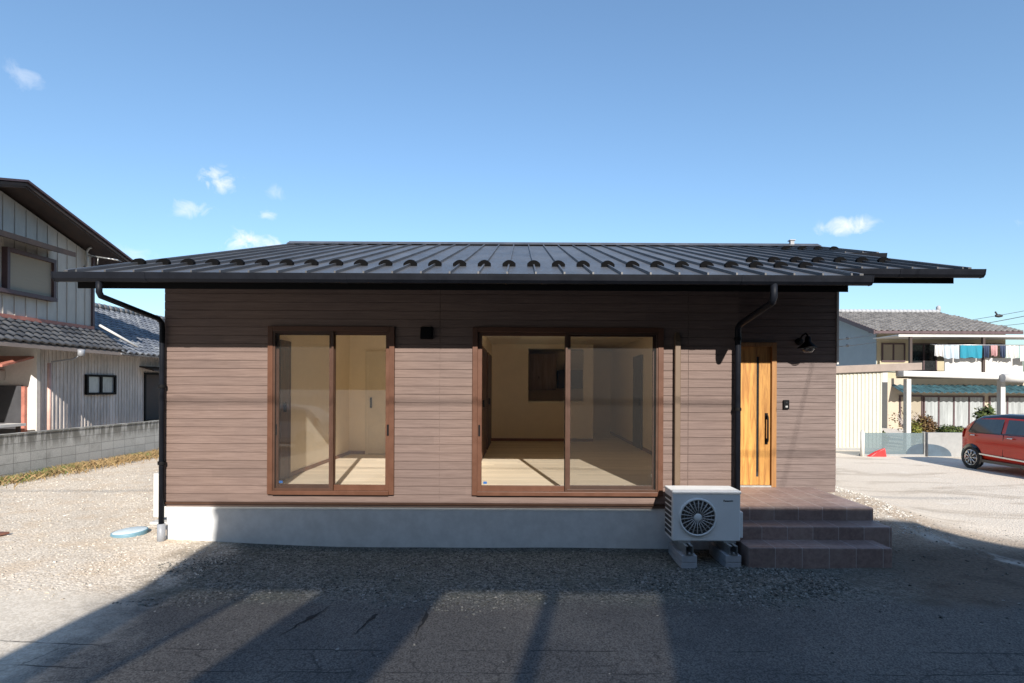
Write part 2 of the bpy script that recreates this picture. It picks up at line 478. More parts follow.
M['greengrass'] = m_vari('green_grass_blade', [(.07, .12, .025), (.12, .17, .05), (.16, .18, .06)])
M['lid'] = plain('pale_blue_lid', (.55, .62, .63), .5, .07, 6)
M['lidside'] = plain('blue_lid_rim', (.13, .25, .31), .5, .1, 6)
M['rust'] = plain('rusty_steel', (.15, .065, .045), .8, .3, 14)
M['nb_metal'] = plain('grey_vertical_metal_siding', (.46, .425, .375), .6, .12, 1.3, stretch=(1, 1, .3))
M['nb_pink'] = plain('weathered_corrugated_siding', (.56, .505, .465), .6, .26, 1.6, stretch=(1, 2, .35))
M['nb_plaster'] = plain('white_plaster', (.58, .56, .52), .8, .1, 2)
M['nb_trim'] = plain('dark_purple_brown_trim', (.075, .045, .05), .55, .2, 4)
M['nb_eave'] = plain('weathered_eave_board', (.05, .035, .03), .75, .3, 4)
M['kawara'] = m_kawara('grey_clay_tile', (.022, .022, .025), (.115, .113, .112))
M['kawara_blue'] = m_kawara('glazed_dark_tile', (.05, .06, .085), (.26, .27, .28))
M['kawara_pale'] = m_kawara('weathered_roof_tile', (.07, .067, .068), (.22, .212, .205))
M['redtin'] = plain('faded_red_tin', (.40, .15, .11), .55, .25, 5)
M['pinkpipe'] = plain('faded_pink_pipe', (.58, .37, .31), .5, .12, 5)
M['blind'] = plain('beige_rolled_blind', (.30, .26, .20), .8, .08, 30, stretch=(1, .1, 4))
M['darkglass'] = plain('dark_window_glass', (.02, .022, .024), .08, .2, 5, spec=.7)
M['paleglass'] = plain('curtained_window_glass', (.30, .32, .325), .12, .3, 1.5, spec=.7, stretch=(6, 1, .3))
M['rh_yellow'] = plain('pale_yellow_mortar', (.42, .365, .25), .8, .08, 2)
M['rh_blue'] = plain('blue_grey_mortar', (.235, .285, .31), .8, .07, 1.5)
M['rh_beige'] = plain('beige_mortar', (.42, .355, .275), .8, .08, 2)
M['fascia'] = plain('taupe_fascia', (.25, .20, .17), .6, .1, 3)
M['creamcorr'] = plain('cream_corrugated_sheet', (.49, .475, .40), .55, .05, 2, stretch=(1, 1, .3))
M['teal'] = plain('teal_corrugated_roof', (.035, .085, .105), .45, .6, 3)
M['clothteal'] = plain('teal_cotton', (.015, .19, .27), .9, .06, 5)
M['clothpale'] = plain('pale_blue_cotton', (.36, .43, .48), .9, .06, 5)
M['clothnavy'] = plain('navy_cotton', (.03, .045, .09), .9, .15, 5)
M['clothpink'] = plain('dull_pink_cotton', (.42, .24, .24), .9, .12, 5)
M['panelgrey'] = m_concrete('low_wall_render', (.30, .30, .295), .3)
M['bluearch'] = plain('slate_blue_arch', (.06, .09, .12), .7, .2, 3)
M['poly'] = None
M['carred'] = plain('red_car_paint', (.50, .03, .012), .13, .05, 3, spec=.5)
M['carblack'] = plain('black_car_roof', (.012, .013, .017), .1, .1, 3, spec=.6)
M['tyre'] = plain('tyre_rubber', (.018, .018, .018), .85, .2, 20)
M['chrome'] = plain('bright_alloy', (.62, .61, .59), .22, .06, 10, .85)
M['taillight'] = plain('red_tail_lens', (.45, .01, .01), .12, .1, 10)
M['carwin'] = plain('tinted_car_glass', (.045, .047, .046), .06, .2, 4, spec=.8)
M['leaf'] = m_vari('shrub_leaf', [(.02, .035, .012), (.045, .075, .02), (.09, .12, .035), (.15, .16, .06)], .6)
M['leafy'] = m_vari('yellow_green_leaf', [(.06, .08, .015), (.16, .17, .03), (.26, .24, .06)], .6)
M['leafred'] = m_vari('russet_leaf', [(.05, .03, .015), (.14, .08, .04), (.20, .15, .06)], .6)
M['bark'] = plain('bark', (.14, .10, .075), .9, .3, 20)
M['palestem'] = plain('pale_stem', (.38, .33, .30), .8, .2, 20)
M['redtarp'] = plain('red_plastic', (.55, .03, .03), .45, .12, 6)
M['wire'] = plain('black_cable', (.02, .02, .022), .6, .1, 5)
M['stickerblue'] = plain('blue_sticker', (.02, .10, .30), .4, .05, 5)
M['logo'] = plain('dark_lettering', (.03, .03, .035), .5, .05, 5)
M['crack'] = plain('dark_void', (.012, .012, .012), .95, .2, 30)
M['lampglass'] = m_glass('lamp_glass', 2.2, (.9, .9, .88))
M['asphaltline'] = M['pad']
M['van'] = plain('white_car_paint', (.74, .74, .73), .75, .04, 3, spec=.1)
M['gobo_dark'] = plain('gobo_wall_brown', (.09, .08, .075), .8, .15, 2)


def m_poly():
    t = NT('translucent_blue_panel')
    t.set((.22, .27, .285), .25)
    tr = t.n.new('ShaderNodeBsdfTransparent'); tr.inputs[0].default_value = (.68, .76, .79, 1)
    mx = t.n.new('ShaderNodeMixShader'); mx.inputs[0].default_value = .5
    t.l.new(tr.outputs[0], mx.inputs[1]); t.l.new(t.b.outputs[0], mx.inputs[2]); t.l.new(mx.outputs[0], t.out.inputs[0])
    return t.m


M['poly'] = m_poly()


# ------------------------------------------------------------------ mesh helpers
def root_loc(p):
    while p.parent: p = p.parent
    return p.location.copy()


class MB:
    def __init__(self):
        self.bm = bmesh.new()
        self.mi = 0

    def face(self, pts):
        f = self.bm.faces.new([self.bm.verts.new(p) for p in pts]); f.material_index = self.mi
        return f

    def box(self, x0, x1, y0, y1, z0, z1):
        v = [self.bm.verts.new(p) for p in ((x0, y0, z0), (x1, y0, z0), (x1, y1, z0), (x0, y1, z0), (x0, y0, z1), (x1, y0, z1), (x1, y1, z1), (x0, y1, z1))]
        for q in ((3, 2, 1, 0), (4, 5, 6, 7), (0, 1, 5, 4), (1, 2, 6, 5), (2, 3, 7, 6), (3, 0, 4, 7)):
            self.bm.faces.new([v[i] for i in q]).material_index = self.mi
        return self

    def hull8(self, a, b):
        """A solid between two matching loops of points."""
        n = len(a)
        va = [self.bm.verts.new(p) for p in a]; vb = [self.bm.verts.new(p) for p in b]
        self.bm.faces.new(va[::-1]).material_index = self.mi; self.bm.faces.new(vb).material_index = self.mi
        for i in range(n):
            j = (i + 1) % n
            self.bm.faces.new((va[i], va[j], vb[j], vb[i])).material_index = self.mi
        return self

    def prism(self, pts, off):
        off = Vector(off)
        return self.hull8([Vector(p) for p in pts], [Vector(p) + off for p in pts])

    def tube(self, path, r, seg=12, caps=True):
        path = [Vector(p) for p in path]
        rr = r if isinstance(r, (list, tuple)) else [r] * len(path)
        rings = []
        prev = None
        for i, p in enumerate(path):
            if i == 0: d = path[1] - p
            elif i == len(path) - 1: d = p - path[i - 1]
            else: d = (path[i + 1] - p).normalized() + (p - path[i - 1]).normalized()
            d.normalize()
            if prev is None:
                a = d.cross(Vector((0, 0, 1)))
                if a.length < .05: a = d.cross(Vector((1, 0, 0)))
            else: a = prev - d * prev.dot(d)
            a.normalize(); prev = a
            b = d.cross(a)
            rings.append([self.bm.verts.new(p + (a * math.cos(2 * math.pi * k / seg) + b * math.sin(2 * math.pi * k / seg)) * rr[i]) for k in range(seg)])
        for i in range(len(rings) - 1):
            for k in range(seg):
                f = self.bm.faces.new((rings[i][k], rings[i][(k + 1) % seg], rings[i + 1][(k + 1) % seg], rings[i + 1][k])); f.smooth = True; f.material_index = self.mi
        if caps:
            self.bm.faces.new(rings[0][::-1]).material_index = self.mi; self.bm.faces.new(rings[-1]).material_index = self.mi
        return self

    def lathe(self, prof, c, axis='z', seg=32):
        """prof: (radius, height) pairs along the axis."""
        c = Vector(c)
        ax = {'x': (Vector((0, 1, 0)), Vector((0, 0, 1)), Vector((1, 0, 0))), 'y': (Vector((1, 0, 0)), Vector((0, 0, 1)), Vector((0, 1, 0))),
              'z': (Vector((1, 0, 0)), Vector((0, 1, 0)), Vector((0, 0, 1)))}[axis]
        rings = []
        for (r, h) in prof:
            if r < 1e-5: rings.append([self.bm.verts.new(c + ax[2] * h)])
            else: rings.append([self.bm.verts.new(c + ax[2] * h + (ax[0] * math.cos(2 * math.pi * k / seg) + ax[1] * math.sin(2 * math.pi * k / seg)) * r) for k in range(seg)])
        for i in range(len(rings) - 1):
            A, B = rings[i], rings[i + 1]
            for k in range(seg):
                q = [A[k % len(A)], A[(k + 1) % len(A)], B[(k + 1) % len(B)], B[k % len(B)]]
                q = list(dict.fromkeys(q))
                if len(q) > 2:
                    f = self.bm.faces.new(q); f.smooth = True; f.material_index = self.mi
        return self

    def build(self, name, mat, parent=None, bevel=0.0, bseg=2, local=False, smooth=False, loc=None):
        bm = self.bm
        bmesh.ops.recalc_face_normals(bm, faces=bm.faces[:])
        me = bpy.data.meshes.new(name)
        off = Vector((0, 0, 0))
        if not local:
            if parent is not None: off = root_loc(parent)
            elif loc is not None: off = Vector(loc)
        if off.length: bmesh.ops.translate(bm, verts=bm.verts[:], vec=-off)
        bm.to_mesh(me); bm.free()
        for m in (mat if isinstance(mat, (list, tuple)) else (mat,)): me.materials.append(m)
        if smooth:
            for p in me.polygons: p.use_smooth = True
        o = bpy.data.objects.new(name, me); COL.objects.link(o)
        if parent is not None: o.parent = parent
        elif loc is not None: o.location = loc
        if bevel:
            b = o.modifiers.new('bevel', 'BEVEL'); b.width = bevel; b.segments = bseg; b.limit_method = 'ANGLE'; b.angle_limit = R(40)
            b.harden_normals = False
        return o


def tag(o, label=None, cat=None, group=None, kind=None):
    if label: o['label'] = label
    if cat: o['category'] = cat
    if group: o['group'] = group
    if kind: o['kind'] = kind
    return o


def thing(name, label, cat, loc=(0, 0, 0), rz=0.0, group=None):
    o = bpy.data.objects.new(name, None); COL.objects.link(o)
    o.empty_display_size = .2
    o.location = loc; o.rotation_euler = (0, 0, rz)
    return tag(o, label, cat, group)


def copy_tree(o, parent=None):
    c = o.copy(); COL.objects.link(c)
    if parent is not None: c.parent = parent
    for ch in [x for x in bpy.data.objects if x.parent == o]: copy_tree(ch, c)
    return c


def cells(x0, x1, z0, z1, ops):
    """Rectangles that cover a wall around its openings."""
    xs = sorted({x0, x1, *[v for o in ops for v in (o[0], o[1]) if x0 < v < x1]})
    res = []
    for i in range(len(xs) - 1):
        a, b = xs[i], xs[i + 1]
        cuts = sorted([(max(z0, o[2]), min(z1, o[3])) for o in ops if o[0] <= a + 1e-6 and o[1] >= b - 1e-6])
        z = z0
        for (c0, c1) in cuts:
            if c0 > z + 1e-6: res.append((a, b, z, c0))
            z = max(z, c1)
        if z < z1 - 1e-6: res.append((a, b, z, z1))
    return res


def siding(mb, x0, x1, y, z0, z1, ops, seams=()):
    """Courses of board 16 mm thick with an 8 mm shadow groove between them, in front of plane y."""
    z = z0
    k = 0
    while z < z1 - .01:
        za, zb = z, min(z + PITCH - .0055, z1)
        for (a, b, c, d) in cells(x0, x1, za, zb, ops):
            xs = [a] + [s for s in seams if a + .05 < s < b - .05] + [b]
            for i in range(len(xs) - 1):
                l = xs[i] + (.0025 if i else 0); r = xs[i + 1] - (.0025 if i < len(xs) - 2 else 0)
                ch = .002
                mb.hull8([(l, y, c), (r, y, c), (r, y, d), (l, y, d)], [(l, y - .009, c + ch), (r, y - .009, c + ch), (r, y - .009, d - ch), (l, y - .009, d - ch)])
        z += PITCH; k += 1


# ================================================================== GROUND
def sstep(a, b, v):
    t = np.clip((np.asarray(v, float) - a) / (b - a), 0, 1)
    return t * t * (3 - 2 * t)


def gz(X, Y):
    X = np.asarray(X, float); Y = np.asarray(Y, float)
    z = .10 * (1 - sstep(-5.0, -2.2, X)) * sstep(-6, -2.0, Y)
    berm = .47 * np.exp(-(np.maximum(X - 4.75, 0) / 1.15) ** 2) * sstep(3.7, 4.4, X) * sstep(-.75, 1.5, Y) * (1 - sstep(2.6, 6.0, Y))
    pile = .05 * np.exp(-(((X - 2.7) / .9) ** 2 + ((Y + 1.5) / .45) ** 2)) - .03 * np.exp(-(((X - 2.1) / .7) ** 2 + ((Y + .5) / .45) ** 2))
    und = .012 * (np.sin(X * 1.7 + .4) * np.cos(Y * 2.1) + .6 * np.sin(X * 4.1 + Y * 3.3))
    und = und * (1 - sstep(6, 9, X)) * sstep(-2.6, -1.8, Y) * (1 - .75 * np.exp(-(Y / .35) ** 2))
    return z + berm + pile + und - .02 * sstep(-1.9, -2.7, -np.abs(Y) * 0 + Y * 0 - 3) * 0


def gzf(x, y): return float(gz(x, y))


def sheet(name, xs, ys, zf, mat):
    X, Y = np.meshgrid(xs, ys)
    Z = zf(X, Y)
    V = np.stack([X, Y, Z], -1).reshape(-1, 3)
    nx, ny = len(xs), len(ys)
    i = np.arange(nx * ny).reshape(ny, nx)
    Fq = np.stack([i[:-1, :-1], i[:-1, 1:], i[1:, 1:], i[1:, :-1]], -1).reshape(-1, 4)
    me = bpy.data.meshes.new(name)
    me.from_pydata(V.tolist(), [], Fq.tolist())
    for p in me.polygons: p.use_smooth = True
    me.materials.append(mat)
    o = bpy.data.objects.new(name, me); COL.objects.link(o)
    return o


xs = np.concatenate([[-900, -300, -100, -50, -30, -20], np.arange(-14, 9.01, .12), [10, 12, 16, 22, 30, 50, 100, 300, 900]])
ys = np.concatenate([[-400, -120, -60, -30, -18, -12, -8, -6, -5], np.arange(-4.2, 6.01, .12), [7, 8, 10, 13, 17, 22, 30, 45, 80, 200, 500, 1200]])
tag(sheet('ground', xs, ys, gz, M['ground']), kind='structure')


def stones(name, pts, sizes, mat, label=None):
    """Loose angular stones as one mesh, each a squashed lump half sunk in the ground."""
    t = (1 + 5 ** .5) / 2
    base = np.array([(-1, t, 0), (1, t, 0), (-1, -t, 0), (1, -t, 0), (0, -1, t), (0, 1, t), (0, -1, -t), (0, 1, -t), (t, 0, -1), (t, 0, 1), (-t, 0, -1), (-t, 0, 1)]) / 1.9
    fc = np.array([(0, 11, 5), (0, 5, 1), (0, 1, 7), (0, 7, 10), (0, 10, 11), (1, 5, 9), (5, 11, 4), (11, 10, 2), (10, 7, 6), (7, 1, 8), (3, 9, 4), (3, 4, 2), (3, 2, 6), (3, 6, 8), (3, 8, 9), (4, 9, 5), (2, 4, 11), (6, 2, 10), (8, 6, 7), (9, 8, 1)])
    n = len(pts)
    jit = 1 + .32 * rng.standard_normal((n, 12, 1)).clip(-1.6, 1.6)
    V = base[None] * jit
    ang = rng.uniform(0, 2 * np.pi, n); c, s = np.cos(ang)[:, None], np.sin(ang)[:, None]
    sc = np.stack([rng.uniform(.8, 1.35, n), rng.uniform(.6, 1.0, n), rng.uniform(.4, .75, n)], -1)
    V = V * sc[:, None] * np.asarray(sizes)[:, None, None]
    V = np.stack([V[..., 0] * c - V[..., 1] * s, V[..., 0] * s + V[..., 1] * c, V[..., 2]], -1)
    V = V + np.asarray(pts)[:, None]
    me = bpy.data.meshes.new(name)
    FF = fc[None] + (np.arange(n) * 12)[:, None, None]
    me.from_pydata(V.reshape(-1, 3).tolist(), [], FF.reshape(-1, 3).tolist())
    a = me.attributes.new('rnd', 'FLOAT', 'POINT')
    a.data.foreach_set('value', np.repeat(rng.uniform(0, 1, n), 12).astype(np.float32))
    me.materials.append(mat)
    o = bpy.data.objects.new(name, me); COL.objects.link(o)
    return tag(o, label, 'gravel', kind='stuff')


def scatter(n, x0, x1, y0, y1, keep=None, smin=.008, smax=.03, p=2.2):
    X = rng.uniform(x0, x1, n); Y = rng.uniform(y0, y1, n)
    clump = .5 + .5 * np.sin(X * 3.1 + 1.3 * np.sin(Y * 2.7)) * np.cos(Y * 4.3 + X)
    ok = rng.uniform(0, 1, n) < .35 + .65 * clump
    if keep is not None: ok &= keep(X, Y)
    X, Y = X[ok], Y[ok]
    s = smin + (smax - smin) * rng.uniform(0, 1, len(X)) ** p
    return np.stack([X, Y, gz(X, Y) + s * .15], -1), s


shadegrav = lambda X, Y: (X > -3.55 - .35 * np.sin(Y * 5)) & (Y < -.03) & (Y > -1.75 + .25 * np.sin(X * 2.3) - .3 * rng.uniform(0, 1, len(X)) ** 2)
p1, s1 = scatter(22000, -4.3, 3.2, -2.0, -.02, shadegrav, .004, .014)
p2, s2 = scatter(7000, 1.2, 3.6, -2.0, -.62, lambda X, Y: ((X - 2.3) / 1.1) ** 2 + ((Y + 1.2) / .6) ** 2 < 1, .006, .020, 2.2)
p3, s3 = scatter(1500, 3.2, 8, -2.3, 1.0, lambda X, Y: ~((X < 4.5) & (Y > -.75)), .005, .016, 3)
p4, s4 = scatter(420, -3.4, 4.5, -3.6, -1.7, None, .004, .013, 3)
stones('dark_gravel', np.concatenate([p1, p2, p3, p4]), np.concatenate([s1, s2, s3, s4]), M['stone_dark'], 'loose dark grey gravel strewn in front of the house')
p1, s1 = scatter(15000, -10.1, -4.1, -2.0, 6.0, lambda X, Y: (X + .35 * Y * 0 < -4.5) | (Y < -.4), .005, .017, 2.6)
p2, s2 = scatter(1200, -4.6, -3.3, -1.4, -.1, lambda X, Y: X < -3.4 - Y * .15, .005, .015, 2.6)
stones('pale_gravel', np.concatenate([p1, p2]), np.concatenate([s1, s2]), M['stone_pale'], 'pale crushed gravel spread over the yard beside the block wall')
strip = lambda X, Y: (X > 4.45) & (X < 5.55 - .1 * Y) & (X > 4.45 + .0 * Y)
p1, s1 = scatter(5200, 4.42, 6.2, .15, 4.2, strip, .007, .017, 1.6)
stones('white_gravel', p1, s1, M['stone_white'], 'whitish coarse gravel heaped along the right side of the porch')

for (cx, cy, an) in ((-1.83, -2.22, 1.25), (-1.28, -2.22, 1.38), (-.82, -2.24, 1.56)):
    c = MB()                                       # a short gaping crack with a hairline tail
    side_a, side_b = [], []
    for k in range(17):
        t_ = k / 16; u = (t_ - .45) * .62
        w = .026 * math.exp(-((t_ - .58) / .12) ** 2) * random.uniform(.6, 1.3) + .0035 + .008 * math.exp(-((t_ - .3) / .1) ** 2) * random.random()
        j = random.uniform(-.012, .012)
        px_, py_ = cx + u * math.cos(an) - j * math.sin(an), cy + u * math.sin(an) + j * math.cos(an)
        nx_, ny_ = -math.sin(an), math.cos(an)
        side_a.append((px_ + nx_ * w, py_ + ny_ * w)); side_b.append((px_ - nx_ * w, py_ - ny_ * w))
    for k in range(16):
        quad = [side_a[k], side_a[k + 1], side_b[k + 1], side_b[k]]
        c.face([(p[0], p[1], gzf(cx, cy) + .006) for p in quad])
    tag(c.build('pavement_crack', M['crack']), kind='structure')


# ================================================================== THE HOUSE
H = thing('house', 'single storey brown sided house with black metal roof and two large windows', 'house', (0, 0, 0))
SL = .307


def rz(y): return 3.1995 + SL * (y + 1.08)          # top of the roof plane (front slope)


XL, XM, XR = -4.44, 2.73, 4.76                   # west corner, corner at the porch, east corner
YB = 10.2
W1 = (-3.125, -1.575, .675, 2.74)
W2 = (-.58, 1.77, .675, 2.74)
Z0 = .56                                          # foot of the siding

wl_ = MB()
for (a, b, c, d) in cells(XL, XM, .5, 3.32, [W1, W2]): wl_.box(a, b, .0, .13, c, d)
siding(wl_, XL, XM, 0, Z0, 3.30, [W1, W2], (-1.0, 2.1))
wl_.box(XL, XL + .13, .13, YB, .5, 3.3)
wl_.box(XM - .13, XM, .13, 1.44, .5, 3.35)
wl_.box(XL + .13, XR, YB - .13, YB, .5, 2.9)
wl_.box(XR - .13, XR, 1.6, YB - .13, .3, 3.3)
# drip flashing at the foot of the boards
wl_.build('wall', M['siding'], H)
fl = MB(); fl.box(XL - .01, XM + .01, -.03, .0, .535, .556)
fl.build('drip_flashing', M['alu_dark'], H)

DOOR = (2.86, 3.84, .53, 2.69)
ew = MB()
for (a, b, c, d) in cells(XM, XR, .1, 3.75, [DOOR]): ew.box(a, b, 1.44, 1.58, c, d)
siding(ew, XM, XR, 1.44, .555, 3.72, [DOOR], ())
ew.build('entrance_wall', M['siding_grey'], H)
tr = MB(); tr.box(XR, XR + .03, 1.415, 1.5, 2.38, 3.72)
tr.build('corner_trim', M['white'], H)

fo = MB()
fo.box(XL + .02, XM - .02, .012, .2, -.3, .535)
fo.box(XL + .02, XL + .2, .2, YB - .02, -.3, .5)
fo.box(XR - .2, XR - .02, 1.6, YB - .02, -.3, .5)
fo.box(XM - .2, XM - .02, .2, 1.5, -.3, .5)
fo.build('foundation', M['foundation'], H, bevel=.006)

# --- roof
RY = 4.75                                         # ridge line
front = [(-4.81, -1.08), (3.60, -1.08), (3.60, -.26), (5.40, -.26), (5.40, 2.7), (6.19, 2.7), (6.19, RY), (-4.81, RY)]
ZR = rz(4.75)
TH = .17
rf = MB()


def slab(mb, outline, zt, th):
    a = [Vector((x, y, zt(x, y) - th)) for x, y in outline]; b = [Vector((x, y, zt(x, y))) for x, y in outline]
    mb.hull8(a, b)


slab(rf, front, lambda x, y: rz(y), .05)
back = [(-4.81, RY), (6.19, RY), (6.19, 11.0), (-4.81, 11.0)]
slab(rf, back, lambda x, y: ZR - SL * (y - RY), .05)
SEAM = .3032
sx = -4.69
seams_x = []
k = 0
while sx < 6.15:
    y0 = -1.08 if sx < 3.58 else (-.26 if sx < 5.38 else 2.7)
    seams_x.append((sx, y0))
    hw = .009
    y0 -= .012
    a = [(sx - hw, y0, rz(y0) - .004), (sx + hw, y0, rz(y0) - .004), (sx + hw, 4.73, rz(4.73) - .004), (sx - hw, 4.73, rz(4.73) - .004)]
    rf.hull8(a, [(x, y, z + .036) for x, y, z in a])
    sx += SEAM
# verge cappings
for (vx, y0, y1) in ((-4.80, -1.08, RY), (3.60, -1.08, -.27), (5.40, -.26, 2.68), (6.18, 2.7, RY)):
    a = [(vx - .02, y0 - .01, rz(y0) - .06), (vx + .02, y0 - .01, rz(y0) - .06), (vx + .02, y1, rz(y1) - .06), (vx - .02, y1, rz(y1) - .06)]
    rf.hull8(a, [(x, y, z + .085) for x, y, z in a])
roof = rf.build('roof', M['roof'], H)
rc = MB()
rc.prism([(-4.85, RY - .17, ZR - .02), (-4.85, RY, ZR + .07), (-4.85, RY + .17, ZR - .02)], (11.08, 0, 0))
rc.build('ridge_cap', M['roof'], roof)
vt = MB()
vt.box(5.64, 5.72, 4.7, 4.78, ZR, ZR + .12); vt.box(5.62, 5.74, 4.68, 4.80, ZR + .12, ZR + .14)
vt.build('roof_vent', M['plastblock'], roof, bevel=.004)
# soffit deck and fascias, one dark boxed eave following each edge
sf = MB()
inset = [(-4.73, -1.02), (3.50, -1.02), (3.50, -.20), (5.26, -.20), (5.26, 2.76), (6.07, 2.76), (6.07, RY), (-4.73, RY)]
slab(sf, inset, lambda x, y: rz(y) - .052, .125)
slab(sf, [(-4.73, RY), (6.07, RY), (6.07, 10.9), (-4.73, 10.9)], lambda x, y: ZR - SL * (y - RY) - .052, .125)
sf.build('eave_soffit', M['soffit'], H)
for gx in (XL, XR - .12):                         # gable ends up to the roof
    gabl = MB()
    y0 = .13 if gx < 0 else 1.6
    gabl.hull8([(gx, y0, 3.3), (gx, YB, 2.8), (gx, RY, ZR - .22)], [(gx + .12, y0, 3.3), (gx + .12, YB, 2.8), (gx + .12, RY, ZR - .22)])
    gabl.build('gable_wall', M['siding'], H)

# --- gutters
def gutter(x0, x1, yb, zt):
    g = MB()
    pr = [(0, 0), (-.012, -.055), (-.035, -.088), (-.085, -.088), (-.112, -.06), (-.12, -.02), (-.124, .004), (-.116, .006), (-.108, -.02), (-.1, -.055), (-.08, -.078), (-.04, -.078), (-.02, -.05), (-.008, 0)]
    g.hull8([(x0, yb + p[0], zt + p[1]) for p in pr], [(x1, yb + p[0], zt + p[1]) for p in pr])
    for xe in (x0, x1):                                            # end caps
        g.prism([(xe - .006, yb + p[0] * 1.03, zt + p[1] * 1.04) for p in pr[:8]], (.012, 0, 0))
    x = x0 + .9
    while x < x1 - .3:                                             # joint sleeves
        g.hull8([(x, yb + p[0] * 1.03 - .001, zt + p[1] * 1.03) for p in pr[:7]], [(x + .07, yb + p[0] * 1.03 - .001, zt + p[1] * 1.03) for p in pr[:7]])
        x += 2.1
    return g.build('gutter', M['gutter'], H)


gutter(-4.89, 3.68, -1.04, 3.186)
gutter(3.62, 5.53, -.22, 3.186 + SL * .82)
gutter(5.40, 6.29, 2.74, 3.186 + SL * 3.78)

# --- downpipes
def downpipe(path, r=.036, shoe=None, brackets=()):
    d = MB(); d.tube(path, r, 14)
    p = d.build('downpipe', M['gutter'], H)
    if shoe:
        s = MB(); s.tube(shoe, .046, 14); s.build('drain_shoe', M['pvc'], p)
    for (x, y, z) in brackets:
        b = MB(); b.lathe([(.044, -.02), (.046, 0), (.044, .02)], (x, y, z), 'z', 14); b.box(x - .008, x + .008, y, 0, z - .01, z + .01); b.build('bracket', M['blackmetal'], p)
    return p


downpipe([(-4.44, -1.10, 3.12), (-4.44, -1.10, 2.99), (-4.44, -1.07, 2.95), (-4.445, -.13, 2.83), (-4.435, -.075, 2.79), (-4.43, -.07, 2.72), (-4.43, -.07, .24)],
         .031, [(-4.43, -.07, .30), (-4.43, -.07, .02)], [(-4.43, -.07, 2.0), (-4.43, -.07, 1.05)])
downpipe([(2.67, -1.10, 3.12), (2.67, -1.10, 2.97), (2.67, -1.06, 2.92), (2.70, -.15, 2.80), (2.69, -.085, 2.76), (2.69, -.08, 2.68), (2.69, -.08, .12)],
         .037, None, [(2.69, -.08, 2.62), (2.69, -.08, 1.75)])
gy = MB(); gy.tube([(-4.60, .55, .36), (-4.60, .55, .06)], .03, 10)

# --- snow guards on the seams
def snow_guard(x, y):
    g = MB()
    z = rz(y) + .018
    n = 8
    for k in range(n):                                             # a bent wing plate either side of the seam clamp
        a0, a1 = -1 + 2 * k / n, -1 + 2 * (k + 1) / n
        f = lambda a: .043 * (1 - abs(a) ** 2.2)
        g.hull8([(x + a0 * .08, y - .05, z - .03), (x + a1 * .08, y - .05, z - .03), (x + a1 * .08, y - .05, z + f(a1)), (x + a0 * .08, y - .05, z + f(a0))],
                [(x + a0 * .08, y + .0, z - .015), (x + a1 * .08, y + .0, z - .015), (x + a1 * .08, y + .0, z + f(a1) + .016), (x + a0 * .08, y + .0, z + f(a0) + .016)])
    g.box(x - .022, x + .022, y - .04, y + .06, z - .015, z + .045)
    g.bm.verts.ensure_lookup_table()
    return g.build('snow_guard', M['guard'], roof)


first = snow_guard(seams_x[0][0], -.10)
for (x, y0) in seams_x[1:]:
    row = -.10 if x < 3.5 else (.75 if x < 5.25 else 3.6)
    c = first.copy(); COL.objects.link(c); c.parent = roof
    c.location = (x - seams_x[0][0], row + .10, SL * (row + .10))
for (x, y0) in seams_x:
    if 3.1 < x < 3.5:
        c = first.copy(); COL.objects.link(c); c.parent = roof
        c.location = (x - seams_x[0][0], .75 + .10, SL * (.75 + .10))
    if 4.9 < x < 5.25 or 4.2 < x < 4.3:
        c = first.copy(); COL.objects.link(c); c.parent = roof
        c.location = (x - seams_x[0][0], 3.6 + .10, SL * (3.6 + .10))


